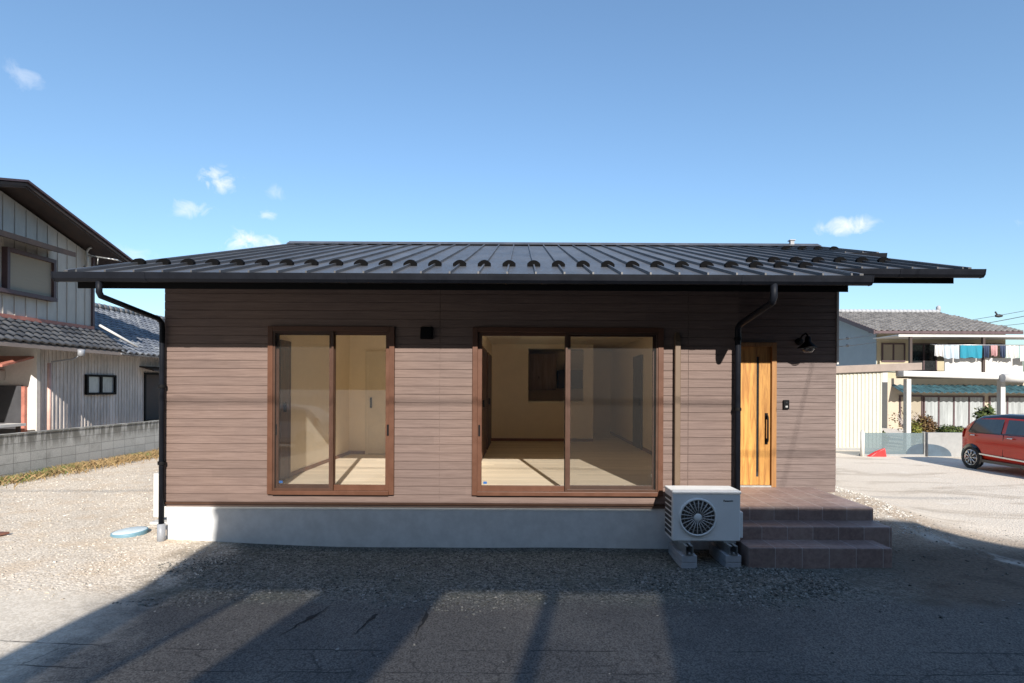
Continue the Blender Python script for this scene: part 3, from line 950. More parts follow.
# --- sliding windows
def sliding_window(o, screen_left):
    x0, x1, z0, z1 = o
    f = MB()
    fw = .052
    f.box(x0 - .012, x0 + fw, -.05, .10, z0 - .012, z1 + .012); f.box(x1 - fw, x1 + .012, -.05, .10, z0 - .012, z1 + .012)
    f.box(x0 + fw, x1 - fw, -.052, .10, z1 - .045, z1 + .014); f.box(x0 + fw, x1 - fw, -.062, .10, z0 - .014, z0 + .038)
    w = f.build('window', M['alu'], H, bevel=.004)
    xm = (x0 + x1) / 2
    st = .062
    for (a, b, y, dk) in ((x0 + fw - .01, xm + .035, .012 if screen_left else -.004, screen_left), (xm - .035, x1 - fw + .01, -.004 if screen_left else .028, not screen_left)):
        s = MB()
        za, zb = z0 + .03, z1 - .04
        s.box(a, a + st, y, y + .032, za, zb); s.box(b - st, b, y, y + .032, za, zb)
        s.box(a + st, b - st, y + .001, y + .031, za, za + .075); s.box(a + st, b - st, y + .001, y + .031, zb - .05, zb)
        so = s.build('sash', M['alu_dark'] if dk else M['alu'], w, bevel=.003)  # screened sash gets the darker brown to carry its shade
        p = MB(); p.face([(a + st - .01, y + .016, za + .06), (b - st + .01, y + .016, za + .06), (b - st + .01, y + .016, zb - .04), (a + st - .01, y + .016, zb - .04)])
        p.build('pane', M['glass'], w)
        h = MB(); hx = a + st * .5 if a < xm - .2 else b - st * .5
        h.box(hx - .012, hx + .012, y - .006, y + .001, z0 + .72, z0 + .86); h.build('pull', M['blackmetal'], w, bevel=.003)
    # insect screen in the outermost track, over one half
    a, b = (x0 + fw, xm + .03) if screen_left else (xm - .03, x1 - fw)
    sc = MB()
    za, zb = z0 + .038, z1 - .045
    sc.box(a, a + .026, -.04, -.022, za, zb); sc.box(b - .026, b, -.04, -.022, za, zb)
    sc.box(a + .026, b - .026, -.039, -.023, za, za + .03); sc.box(a + .026, b - .026, -.039, -.023, zb - .026, zb)
    sc.build('screen_frame', M['alu_dark'], w, bevel=.002)
    ms = MB(); ms.face([(a + .02, -.031, za + .02), (b - .02, -.031, za + .02), (b - .02, -.031, zb - .02), (a + .02, -.031, zb - .02)])
    ms.build('insect_screen', M['screen'], w)
    sk = MB(); q = x0 + fw + .075; sk.box(q, q + .045, .010 if screen_left else -.008, .013 if screen_left else -.005, z0 + .125, z0 + .155) if not screen_left else sk.box(q, q + .045, -.020, -.018, z0 + .125, z0 + .155)
    sk.build('sticker', M['stickerblue'], w)
    return w


sliding_window(W1, True)
sliding_window(W2, False)

# --- inside the rooms
FZ = .70
CZ = 3.07
RX0, RX1, RYB = -.70, 2.60, 9.0
fl = MB(); fl.box(XL + .13, RX1, .13, YB - .2, FZ - .1, FZ)
fl.build('room_floor', M['boards'], H)
ce = MB(); ce.box(XL + .13, RX1 + .1, .135, YB - .2, CZ, CZ + .04)
cl = ce.build('ceiling', M['ceil'], H)
iw = MB()
iw.box(RX0 - .1, RX0, .135, 6.7, FZ, CZ)                              # between the two rooms
iw.box(RX1, RX1 + .1, .5, YB - .2, FZ, CZ)                            # east wall of the living room
iw.box(RX1, RX1 + .1, .135, .5, FZ, CZ)
KH = (.2, 1.55, 1.68, 2.97)                                          # kitchen hatch
for (a, b, c, d) in cells(RX0 - .1, 1.79, FZ, CZ, [KH]): iw.box(a, b, 6.7, 6.82, c, d)
iw.box(RX0 - .1, RX1, RYB, RYB + .1, FZ, CZ)
iw.box(RX0 - .1, RX0, 6.82, RYB, FZ, CZ)
iw.box(-3.42, -3.32, .135, 3.9, FZ, CZ)                              # bedroom west wall
iw.box(-3.42, RX0 - .1, 3.9, 4.0, FZ, CZ)                            # bedroom back wall
iw.box(XL + .132, -3.42, .135, .2, FZ, CZ)
iw.build('interior_wall', M['cream'], H)
ct = MB(); ct.box(.2, 1.55, 6.62, 6.95, 1.64, 1.68)
ct.build('serving_counter', M['ceil'], H, bevel=.005)
kc = MB()
kc.box(RX0 + .25, 1.0, 8.5, RYB, 1.95, 2.95); kc.box(.2, .21, 6.83, 8.4, FZ, CZ)
kb = kc.build('kitchen_cabinet', M['kitchenwood'], H, bevel=.004)
rh_ = MB(); rh_.box(1.05, 1.75, 8.4, RYB, 2.0, 2.5); rh_.build('range_hood', M['greydoor'], H, bevel=.01)
skb = MB()
skb.box(RX0 + .001, 1.79, 6.685, 6.7, FZ, FZ + .07); skb.box(RX1 - .014, RX1, .14, RYB, FZ, FZ + .07); skb.box(RX0, RX0 + .014, .14, 1.0, FZ, FZ + .07)
skb.box(-3.32, RX0 - .1, 3.886, 3.9, FZ, FZ + .06); skb.box(-3.32, -3.306, .14, 3.88, FZ, FZ + .06)
skb.build('skirting_board', M['skirting'], H)


def inner_door(name, x0, x1, y0, y1, z1, mat, frame, axis):
    """A leaf in a frame, standing 25 mm proud of the wall plane."""
    f = MB()
    if axis == 'x':
        f.box(x0, x1, y0, y0 + .05, FZ, z1); f.box(x0, x1, y1 - .05, y1, FZ, z1); f.box(x0, x1, y0 + .05, y1 - .05, z1 - .05, z1)
    else:
        f.box(x0, x0 + .05, y0, y1, FZ, z1); f.box(x1 - .05, x1, y0, y1, FZ, z1); f.box(x0 + .05, x1 - .05, y0, y1, z1 - .05, z1)
    d = f.build(name, frame, H, bevel=.003)
    l = MB()
    if axis == 'x': l.box(x0 + .004, x1 - .004, y0 + .05, y1 - .05, FZ + .01, z1 - .05)
    else: l.box(x0 + .05, x1 - .05, y0 + .004, y1 - .004, FZ + .01, z1 - .05)
    l.build('leaf', mat, d, bevel=.003)
    h = MB()
    if axis == 'x': h.box(x0 - .03 if x0 > 1 else x1, x0 if x0 > 1 else x1 + .03, y0 + .1, y0 + .13, FZ + .95, FZ + 1.08)
    else: h.box(x0 + .1, x0 + .13, y0 - .03, y0, FZ + .9, FZ + 1.1)
    h.build('handle', M['blackmetal'], d)
    return d


inner_door('interior_door', RX1 - .03, RX1, 4.85, 5.75, 2.72, M['greydoor'], M['greydoor'], 'x')
inner_door('interior_door', RX0, RX0 + .03, 3.0, 4.3, 2.75, M['darkwood'], M['darkwood'], 'x')
inner_door('interior_door', RX0, RX0 + .03, 4.8, 6.2, 2.75, M['darkwood'], M['darkwood'], 'x')
inner_door('closet_door', -3.0, -2.2, 3.86, 3.9, 2.70, M['closet'], M['closet'], 'y')
inner_door('closet_door', -2.18, -1.2, 3.86, 3.9, 2.70, M['closet'], M['closet'], 'y')
inner_door('interior_door', -3.32, -3.29, .7, 1.05, 2.65, M['darkwood'], M['darkwood'], 'x')
lt = MB(); lt.lathe([(0, -.07), (.2, -.07), (.24, -.05), (.25, 0)], (.72, 2.6, CZ), 'z', 40)
lo = lt.build('ceiling_light', M['white'], cl)
lt = MB(); lt.lathe([(.25, -.05), (.275, -.045), (.275, -.005), (.25, 0)], (.72, 2.6, CZ), 'z', 40); lt.build('light_rim', M['darkwood'], cl)

# --- entrance door
dr = MB()
dr.box(DOOR[0] - .01, DOOR[0] + .07, 1.40, 1.56, DOOR[2], DOOR[3] + .01); dr.box(DOOR[1] - .06, DOOR[1] + .012, 1.40, 1.56, DOOR[2], DOOR[3] + .01)
dr.box(DOOR[0] + .07, DOOR[1] - .06, 1.402, 1.56, DOOR[3] - .05, DOOR[3] + .012)
dfr = dr.build('entrance_door', M['doorframe'], H, bevel=.004)
lf = MB()
SX = 3.585                                        # glazed slot
lf.box(DOOR[0] + .07, SX - .018, 1.445, 1.49, .555, DOOR[3] - .052); lf.box(SX + .018, DOOR[1] - .062, 1.445, 1.49, .555, DOOR[3] - .052)
lf.box(SX - .018, SX + .018, 1.446, 1.489, .555, .68); lf.box(SX - .018, SX + .018, 1.446, 1.489, DOOR[3] - .2, DOOR[3] - .052)
lf.build('door_leaf', M['door'], dfr, bevel=.003)
sl = MB(); sl.box(SX - .017, SX + .017, 1.455, 1.48, .68, DOOR[3] - .2); sl.build('glazed_slot', M['darkglass'], dfr)
hd = MB(); hx = 3.715
hd.tube([(hx, 1.447, 1.60), (hx, 1.40, 1.60), (hx, 1.385, 1.57), (hx, 1.385, 1.24), (hx, 1.40, 1.21), (hx, 1.447, 1.21)], .013, 10)
hd.box(hx - .022, hx + .022, 1.434, 1.446, 1.545, 1.64); hd.box(hx - .022, hx + .022, 1.434, 1.446, 1.17, 1.26)
hd.build('handle', M['blackmetal'], dfr, bevel=.003)
sil = MB(); sil.box(DOOR[0] + .07, DOOR[1] - .06, 1.405, 1.5, .531, .552); sil.build('threshold', M['galv'], dfr)

# --- small fittings on the walls
lamp = MB(); lamp.lathe([(0, 0), (.055, 0), (.055, -.02), (0, -.02)], (4.19, 1.424, 2.72), 'y', 20)
lamp.tube([(4.19, 1.41, 2.72), (4.19, 1.32, 2.80), (4.19, 1.22, 2.82), (4.19, 1.17, 2.79), (4.19, 1.16, 2.74)], .012, 10)
lm = lamp.build('wall_lamp', M['blackmetal'], H)
sh = MB(); sh.lathe([(.0, 2.775), (.035, 2.77), (.04, 2.70), (.06, 2.675), (.13, 2.61), (.137, 2.60), (.128, 2.60), (.055, 2.665), (0, 2.69)], (4.19, 1.16, 0), 'z', 28)
sh.build('lamp_shade', M['blackmetal'], lm)
gb = MB(); gb.lathe([(.05, 2.66), (.085, 2.62), (.09, 2.57), (.06, 2.535), (0, 2.53)], (4.19, 1.16, 0), 'z', 20); gb.build('glass_globe', M['lampglass'], lm)
ic = MB(); ic.box(3.955, 4.045, 1.40, 1.424, 1.70, 1.84); ico = ic.build('intercom', M['blackmetal'], H, bevel=.008)
ic = MB(); ic.lathe([(0, -.006), (.014, -.004), (.016, 0)], (4.0, 1.40, 1.80), 'y', 16); ic.build('intercom_lens', M['darkglass'], ico)
ic = MB(); ic.box(3.982, 4.018, 1.396, 1.401, 1.725, 1.752); ic.build('call_button', M['galv'], ico, bevel=.003)
vh = MB(); vh.hull8([(-1.24, -.016, 2.60), (-1.09, -.016, 2.60), (-1.09, -.016, 2.76), (-1.24, -.016, 2.76)], [(-1.235, -.10, 2.605), (-1.095, -.10, 2.605), (-1.095, -.07, 2.75), (-1.235, -.07, 2.75)])
vho = vh.build('vent_hood', M['blackmetal'], H, bevel=.008)
dc = MB(); dc.box(1.915, 1.985, -.085, -.016, .74, 2.60); dc.hull8([(1.91, -.09, 2.60), (1.99, -.09, 2.60), (1.99, -.014, 2.60), (1.91, -.014, 2.60)], [(1.925, -.05, 2.70), (1.975, -.05, 2.70), (1.975, -.014, 2.70), (1.925, -.014, 2.70)])
dc.build('pipe_duct', M['ductbrown'], H, bevel=.008)
mb_ = MB(); mb_.box(-4.745, -4.44, .25, .75, .30, .87)
mbo = mb_.build('meter_box', M['white'], H, bevel=.012)
mb_ = MB(); mb_.box(-4.77, -4.44, .22, .6, .215, .245); mb_.tube([(-4.66, .5, .30), (-4.66, .5, .12)], .03, 10); mb_.build('pipe_stub', M['white'], mbo, bevel=.004)


# ================================================================== PORCH, OUTDOOR UNIT
P = thing('porch_steps', 'brown tiled porch with two steps in front of the wooden door', 'porch', (3.4, 0, 0))
pm = MB(); pm.box(2.732, 4.41, -.03, 1.42, -.2, .53); pm.box(2.57, 2.732, -.03, -.0, -.2, .53)
pm.build('platform', M['tile'], P, bevel=.028, bseg=4)
pm = MB(); pm.box(2.57, 4.41, -.38, -.032, -.2, .375); pm.build('upper_step', M['tile'], P, bevel=.012)
pm = MB(); pm.box(2.57, 4.18, -.73, -.382, -.2, .225); pm.build('lower_step', M['tile'], P, bevel=.012)

AX0, AX1, AY0, AY1, AZ0, AZ1 = 1.762, 2.545, -.56, -.21, .245, .82
A = thing('air_conditioner', 'white outdoor air conditioner unit standing on grey blocks below the wall', 'air conditioner', (2.14, -.38, .17))
a = MB(); a.box(AX0, AX1, AY0, AY1, AZ0, AZ1)
a.build('casing', M['acwhite'], A, bevel=.018, bseg=3)
a = MB(); a.box(AX0 - .006, AX1 + .006, AY0 - .008, AY1 + .004, AZ1 - .03, AZ1 + .008); a.build('top_panel', M['acwhite'], A, bevel=.012, bseg=3)
FC = (2.05, AY0, .525)
a = MB(); a.lathe([(.0, -.004), (.198, -.004), (.2, -.002)], FC, 'y', 48); fan = a.build('fan_opening', M['acdark'], A)
a = MB(); a.lathe([(.196, 0), (.196, -.018), (.203, -.024), (.214, -.022), (.222, 0)], FC, 'y', 64); a.build('fan_ring', M['acwhite'], A)
a = MB()
for k in range(22):
    t0 = 2 * math.pi * k / 22
    p0 = Vector((FC[0] + .045 * math.cos(t0), AY0 - .014, FC[2] + .045 * math.sin(t0))); t1 = t0 + .12
    p1 = Vector((FC[0] + .198 * math.cos(t1), AY0 - .012, FC[2] + .198 * math.sin(t1)))
    a.tube([p0, (p0 + p1) / 2, p1], [.004, .0062, .0078], 6)
for r_ in (.075, .115, .155): a.lathe([(r_, -.011), (r_ + .0016, -.0126), (r_ + .0032, -.011), (r_ + .0016, -.0094)], FC, 'y', 48)
gr = a.build('fan_grille', M['acgrey'], A)
a = MB(); a.lathe([(0, -.022), (.035, -.021), (.045, -.014), (.046, -.004)], FC, 'y', 24); a.build('grille_hub', M['acwhite'], gr)
a = MB()
for k in range(8):
    z = .285 + k * .06
    a.box(AX0 - .005, AX0 - .001, AY0 + .05, AY1 - .03, z, z + .038)
a.build('side_louvre', M['acdark'], A)
a = MB(); a.box(AX1, AX1 + .055, AY0 + .06, AY1 - .02, AZ0 + .02, AZ0 + .33); a.build('valve_cover', M['acwhite'], A, bevel=.014)
for fx in (1.9, 2.42):
    a = MB(); a.box(fx - .07, fx + .07, AY0 - .01, AY1 + .01, AZ0 - .018, AZ0)
    a.build('mounting_foot', M['galv'], A)
cu = bpy.data.curves.new('lettering', 'FONT'); cu.body = 'Panasonic'; cu.size = .028; cu.extrude = .0006; cu.offset = .0007; cu.align_x = 'CENTER'
tmp = bpy.data.objects.new('lettering', cu); COL.objects.link(tmp)
bpy.context.view_layer.update()
me = bpy.data.meshes.new_from_object(tmp.evaluated_get(bpy.context.evaluated_depsgraph_get()))
bpy.data.objects.remove(tmp)
me.materials.append(M['logo'])
lg = bpy.data.objects.new('lettering', me); COL.objects.link(lg); lg.parent = A
lg.location = Vector((2.40, AY0 - .0015, .705)) - A.location; lg.rotation_euler = (R(90), 0, 0)
for i, (bx, side) in enumerate(((1.92, 'left'), (2.42, 'right'))):
    b = thing('support_block', 'grey moulded block under the %s side of the air conditioner' % side, 'support block', (bx, -.4, gzf(bx, -.4)), 0, 'blocks under the air conditioner')
    g = gzf(bx, -.4) - .03
    q = MB(); q.box(bx - .088, bx + .088, -.68, -.12, g, g + .088); q.box(bx - .088, bx + .088, -.68, -.12, g + .094, g + .175); q.box(bx - .08, bx + .08, -.675, -.125, g + .086, g + .096)
    q.build('block', M['plastblock'], b, bevel=.008)
    q = MB()
    zt = AZ0 - .018
    q.box(bx - .045, bx - .038, -.682, -.13, g + .176, zt); q.box(bx + .038, bx + .045, -.682, -.13, g + .176, zt)
    q.box(bx - .038, bx + .038, -.682, -.13, g + .176, g + .184); q.box(bx - .038, bx - .014, -.682, -.13, zt - .008, zt); q.box(bx + .014, bx + .038, -.682, -.13, zt - .008, zt)
    q.build('rail', M['galv'], b)
    q = MB(); q.tube([(bx, -.70, g + .20), (bx, -.66, g + .20)], .014, 6); q.build('bolt', M['galv'], b)

lid = thing('manhole_lid', 'round pale blue plastic lid on the gravel left of the house', 'lid', (-5.02, .22, gzf(-5.02, .22)))
q = MB(); q.lathe([(.20, -.03), (.205, .03), (.2, .045), (.19, .045)], lid.location, 'z', 40); q.build('rim', M['lidside'], lid)
q = MB(); q.lathe([(.19, .044), (.17, .052), (.0, .058)], lid.location, 'z', 40); q.build('cover', M['lid'], lid)
lid.rotation_euler = (R(2), R(-3), 0)
q = MB(); q.prism([(-7.0, -.05, .115), (-6.52, .0, .115), (-6.47, .11, .115), (-6.98, .14, .115)], (0, 0, .03))
tag(q.build('steel_plate', M['rust'], bevel=.004), 'rusty brown steel plate lying on the pale gravel at the left edge', 'plate')


# ================================================================== BLOCK WALL AND GRASS
q = MB()
q.box(-10.45, -10.3, -3, 13.5, -.2, .99); q.box(-10.46, -10.285, -3, 13.5, .99, 1.02)
bwall = q.build('block_wall', M['block'], loc=(-10.4, 5, 0))
tag(bwall, 'low grey concrete block wall with dark weathering between the yard and the old house', 'wall')


def blades(name, n, fx, fy, hmin, hmax, mat, label, lean=.6):
    V, Fc, rv = [], [], []
    for i in range(n):
        x, y = fx(), fy(); z = gzf(x, y)
        h = random.uniform(hmin, hmax); a = random.uniform(0, 6.283); l = random.uniform(0, lean) * h; b = random.uniform(0, 6.283); w = random.uniform(.004, .009)
        k = len(V)
        V += [(x - w * math.cos(a), y - w * math.sin(a), z - .01), (x + w * math.cos(a), y + w * math.sin(a), z - .01),
              (x + l * .45 * math.cos(b) + w * .6 * math.cos(a), y + l * .45 * math.sin(b) + w * .6 * math.sin(a), z + h * .6), (x + l * math.cos(b), y + l * math.sin(b), z + h)]
        Fc += [(k, k + 1, k + 2), (k, k + 2, k + 3)]
        rv += [random.random()] * 4
    me = bpy.data.meshes.new(name); me.from_pydata(V, [], Fc)
    at = me.attributes.new('rnd', 'FLOAT', 'POINT'); at.data.foreach_set('value', np.array(rv, np.float32))
    me.materials.append(mat)
    o = bpy.data.objects.new(name, me); COL.objects.link(o)
    return tag(o, label, 'grass', kind='stuff')


blades('dry_grass', 5200, lambda: -10.27 + abs(random.gauss(0, .32)), lambda: random.choice((random.gauss(6.5, 1.8), random.uniform(2.6, 9.5), random.gauss(8, 1.2))), .04, .16, M['drygrass'], 'dry orange grass along the foot of the block wall', 1.6)
blades('green_grass', 1500, lambda: -10.27 + abs(random.gauss(0, .2)), lambda: random.choice((random.gauss(4.3, .5), random.gauss(5.4, .4), random.gauss(7.9, .25))), .04, .15, M['greengrass'], 'green weeds along the foot of the block wall', 1.2)


# ================================================================== OLD HOUSE ON THE LEFT
def tile_roof(mb, o, u, v, wu, wv, pitch=.27, rowh=.24, amp=.035, step=.03, trim=None):
    """Pantiles: o corner at the top, u along the ridge, v down the slope; trim(s, t) clips the ends."""
    o, u, v = Vector(o), Vector(u).normalized(), Vector(v).normalized()
    n = u.cross(v)
    if n.z < 0: n = -n
    nu = int(wu / pitch * 6); rows = int(round(wv / rowh))
    prof = [0, .35, .62, .35, -.1, -.2]
    for r in range(rows):
        lines = []
        for (tt, lift) in ((r / rows, .0), ((r + 1) / rows, step)):
            ln = []
            for i in range(nu + 1):
                s = i / nu
                s0, s1 = trim(tt) if trim else (0, 1)
                ss = s0 + (s1 - s0) * s if trim else s
                ph = (ss * wu / pitch) % 1
                hgt = amp * (math.sin(ph * 2 * math.pi) * .7 + math.sin(ph * 4 * math.pi + .6) * .3)
                ln.append(o + u * (ss * wu) + v * (tt * wv) + n * (hgt + lift))
            lines.append([mb.bm.verts.new(p) for p in ln])
        low = [mb.bm.verts.new(p.co - n * (step + .012)) for p in lines[1]]
        for i in range(nu):
            f = mb.bm.faces.new((lines[0][i], lines[0][i + 1], lines[1][i + 1], lines[1][i])); f.smooth = True
            mb.bm.faces.new((lines[1][i], lines[1][i + 1], low[i + 1], low[i]))
    # closed underside
    c = [o - n * .06, o + u * wu - n * .06, o + u * wu + v * wv - n * .06, o + v * wv - n * .06]
    if trim:
        a, b = trim(0), trim(1)
        c = [o + u * wu * a[0] - n * .06, o + u * wu * a[1] - n * .06, o + u * wu * b[1] + v * wv - n * .06, o + u * wu * b[0] + v * wv - n * .06]
    mb.hull8(c, [p + n * .035 for p in c])


L = thing('old_house', 'old two storey house with grey metal siding and tiled lower roof on the left', 'house', (-14, 7, 0))
XW = -11.7
q = MB()
gab = [(2.9, 3.0), (8.3, 3.0), (8.3, 5.55), (5.6, 6.38), (2.9, 5.55)]
q.hull8([(XW, y, z) for y, z in gab], [(XW - 7, y, z) for y, z in gab])
y = 2.95
while y < 8.3:                                     # standing ribs of the metal siding
    zt = 6.34 - abs(y - 5.6) * .307
    q.box(XW, XW + .018, y - .012, y + .012, 3.4, zt); y += .30
q.build('upper_wall', M['nb_metal'], L)
q = MB(); q.box(XW, XW + .05, 8.26, 8.33, 3.4, 5.5); q.build('corner_trim', M['nb_trim'], L)
q = MB()
for (ya, za, yb, zb) in ((5.6, 6.56, 9.05, 5.53), (5.6, 6.56, 2.15, 5.53)):
    a_ = [(-11.15, ya, za), (-11.15, yb, zb), (-19.2, yb, zb), (-19.2, ya, za)]
    q.hull8([(x, y, z - .11) for x, y, z in a_], a_)
uro = q.build('upper_roof', M['nb_eave'], L)
q = MB()
for (ya, za, yb, zb) in ((5.6, 6.58, 9.07, 5.545), (5.6, 6.58, 2.13, 5.545)):
    a_ = [(-11.15, ya, za), (-11.15, yb, zb), (-11.19, yb, zb), (-11.19, ya, za)]
    q.hull8([(x + .03, y, z - .09) for x, y, z in a_], [(x + .03, y, z - .02) for x, y, z in a_])
q.build('barge_board', M['nb_eave'], uro)
q = MB()
for (ya, za, yb, zb) in ((5.6, 6.60, 9.1, 5.56), (5.6, 6.60, 2.1, 5.56)):
    a_ = [(-11.08, ya, za), (-11.08, yb, zb), (-19.2, yb, zb), (-19.2, ya, za)]
    q.hull8([(x, y, z - .02) for x, y, z in a_], [(x, y, z + .03) for x, y, z in a_])
q.build('roof_sheet', M['nb_trim'], uro)

WY0, WY1, WZ0, WZ1 = 5.62, 6.95, 4.18, 5.13
q = MB()
q.box(XW, XW + .14, WY0, WY0 + .07, WZ0, WZ1); q.box(XW, XW + .14, WY1 - .07, WY1, WZ0, WZ1); q.box(XW, XW + .142, WY0 + .07, WY1 - .07, WZ1 - .09, WZ1); q.box(XW, XW + .16, WY0 - .5, WY1 + .02, WZ0 - .09, WZ0)
q.box(XW, XW + .14, WY0 - .5, WY0 - .43, WZ0, WZ1)
wo = q.build('window', M['nb_trim'], L)
q = MB(); q.box(XW + .02, XW + .07, WY0 + .07, WY1 - .07, WZ0, WZ1 - .09); q.build('blind', M['blind'], wo)
q = MB(); q.hull8([(XW, 3.6, 5.36), (XW, 6.95, 5.36), (XW + .62, 6.95, 5.2), (XW + .62, 3.6, 5.2)], [(XW, 3.6, 5.48), (XW, 6.95, 5.48), (XW + .62, 6.95, 5.32), (XW + .62, 3.6, 5.32)])
q.build('window_hood', M['nb_eave'], L)

# ground floor
q = MB()
q.box(XW - 6, XW + .07, 6.5, 17, .0, 3.2)
y = 6.6
while y < 16.9:                                    # narrow ribs
    q.box(XW + .07, XW + .080, y - .022, y + .022, .3, 3.0); y += .115
q.build('lower_wall', M['nb_pink'], L)
q = MB(); q.box(XW - 6, XW - .02, 6.44, 6.5, .0, 3.15); q.box(XW - .02, XW + .12, 6.42, 6.52, 0, 3.0); q.build('porch_wall', M['nb_plaster'], L)
q = MB(); q.box(XW - 1.25, XW - .22, 6.38, 6.44, .1, 2.0); q.build('porch_doorway', M['greydoor'], L)
q = MB(); q.box(XW - .2, XW - .12, 6.36, 6.44, .1, 1.98); q.build('door_post', M['redtin'], L)
q = MB(); q.box(XW - .95, XW - .65, 6.3, 6.44, 2.12, 2.36); q.build('meter_box', M['nb_plaster'], L, bevel=.01)
q = MB(); q.hull8([(XW - 3.2, 5.6, 2.42), (XW + .05, 5.6, 2.42), (XW + .05, 6.44, 2.66), (XW - 3.2, 6.44, 2.66)], [(XW - 3.2, 5.6, 2.47), (XW + .05, 5.6, 2.47), (XW + .05, 6.44, 2.71), (XW - 3.2, 6.44, 2.71)])
q.build('awning', M['redtin'], L)
q = MB(); q.box(XW - 6.4, XW - .8, 4.2, 4.32, .0, 3.0); q.build('porch_screen', M['nb_eave'], L)
q = MB()
tile_roof(q, (XW, 4.6, 3.56), (0, 1, 0), (.80, 0, -.60), 4.0, .97, pitch=.225, rowh=.19, amp=.032)
lr = q.build('lower_roof', M['kawara'], L)
q = MB(); tile_roof(q, (-14.25, 8.32, 4.62), (0, 1, 0), (3.36, 0, -1.70), 9.0, 3.78, pitch=.25, rowh=.22, amp=.045); q.build('rear_roof', M['kawara_blue'], L)
q = MB()
for k in range(36):
    q.lathe([(.0, 0), (.10, .01), (.12, .10), (.1, .25), (0, .26)], (-14.25, 8.3 + k * .25, 4.68), 'y', 10)
q.build('ridge_tiles', M['kawara_pale'], L)
q = MB(); q.hull8([(-14.3, 8.3, 4.6), (-14.3, 17.3, 4.6), (-17.6, 17.3, 2.9), (-17.6, 8.3, 2.9)], [(-14.3, 8.3, 4.5), (-14.3, 17.3, 4.5), (-17.6, 17.3, 2.8), (-17.6, 8.3, 2.8)]); q.build('far_roof_slope', M['kawara'], L)
q = MB(); q.box(XW + .02, XW + .06, 4.6, 8.3, 3.53, 3.62); q.build('flashing', M['redtin'], L)
q = MB(); q.box(-10.98, -10.93, 4.6, 17, 2.84, 2.93); q.build('eave_board', M['fascia'], L)
q = MB(); q.tube([(-11.6, 8.42, 3.68), (-10.92, 9.0, 3.12)], .035, 8); q.build('white_pipe', M['white'], L)
q = MB(); q.tube([(-11.45, 6.62, 2.55), (-11.45, 6.62, .3)], .042, 10); q.build('downpipe', M['pinkpipe'], L)
q = MB(); q.tube([(-10.9, 6.9, 2.78), (-11.05, 6.85, 2.66), (-11.42, 6.64, 2.58)], .02, 8); q.lathe([(0, 0), (.07, 0), (.08, .16), (0, .16)], (-10.9, 6.9, 2.74), 'z', 12); q.build('rain_hopper', M['pvc'], L)
LX = XW + .07
q = MB(); q.box(LX, LX + .07, 7.95, 8.02, 1.76, 2.31); q.box(LX, LX + .07, 8.98, 9.05, 1.76, 2.31); q.box(LX, LX + .07, 8.02, 8.98, 2.25, 2.31); q.box(LX, LX + .08, 8.02, 8.98, 1.76, 1.82); q.box(LX, LX + .06, 8.45, 8.53, 1.82, 2.25)
wo = q.build('window', M['blackmetal'], L)
q = MB(); q.box(LX - .02, LX + .03, 8.02, 8.45, 1.82, 2.25); q.box(LX - .02, LX + .03, 8.53, 8.98, 1.82, 2.25); q.build('pane', M['paleglass'], wo)
q = MB(); q.box(LX, LX + .05, 10.3, 10.36, .9, 2.42); q.box(LX, LX + .05, 11.7, 11.76, .9, 2.42); q.box(LX, LX + .05, 10.36, 11.7, 2.36, 2.42); q.box(LX, LX + .3, 10.36, 11.7, .88, .95)
wo = q.build('window', M['blackmetal'], L)
q = MB(); q.box(LX - .01, LX + .02, 10.36, 11.7, .95, 2.36); q.build('pane', M['nb_eave'], wo)
q = MB(); q.hull8([(LX, 10.1, 2.58), (LX, 11.9, 2.58), (LX + .45, 11.9, 2.46), (LX + .45, 10.1, 2.46)], [(LX, 10.1, 2.62), (LX, 11.9, 2.62), (LX + .45, 11.9, 2.5), (LX + .45, 10.1, 2.5)]); q.build('small_awning', M['nb_eave'], L)

tv = thing('tv_antenna', 'grey metal antenna arm fixed under the gable of the old house', 'antenna', (-11.6, 8.0, 5.2))
q = MB(); q.tube([(-11.62, 8.0, 5.05), (-11.6, 8.0, 5.45), (-11.63, 8.0, 5.58), (-11.55, 7.98, 5.68), (-11.48, 7.98, 5.70)], .03, 8)
q.tube([(-11.7, 8.0, 5.2), (-11.6, 8.0, 5.2)], .02, 6); q.build('mast', M['galv'], tv)
q = MB(); q.tube([(-11.6, 8.0, 5.50), (-10.75, 7.95, 5.36)], .02, 8)
for k in range(7): q.tube([(-11.5 + k * .12, 7.84, 5.483 - k * .02), (-11.5 + k * .12, 8.12, 5.483 - k * .02)], .006, 5)
q.tube([(-11.3, 7.98, 5.45), (-11.32, 7.98, 5.25)], .012, 6); q.build('boom', M['galv'], tv)

tb = thing('work_table', 'small pale work table by the dark doorway of the old house', 'table', (-11.95, 5.7, 0))
q = MB(); q.box(-13.2, -11.55, 5.3, 6.1, 1.06, 1.12); q.build('tabletop', M['nb_plaster'], tb)
for (x, y) in ((-13.1, 5.4), (-11.65, 5.4), (-13.1, 6.0), (-11.65, 6.0)):
    q = MB(); q.box(x - .03, x + .03, y - .03, y + .03, 0, 1.06); q.build('leg', M['nb_eave'], tb)
bs = thing('basin', 'small blue basin on the work table by the old house', 'basin', (-11.95, 5.6, 1.12))
q = MB(); q.lathe([(0, 0), (.12, 0), (.17, .13), (.155, .13), (.11, .015), (0, .015)], (-11.95, 5.6, 1.121), 'z', 20); q.build('bowl', plain('blue_plastic', (.02, .07, .35), .4), bs)
q = MB(); q.lathe([(0, 0), (.09, 0), (.1, .06), (0, .13)], (-11.95, 5.6, 1.20), 'z', 8); q.build('contents', M['palestem'], bs)


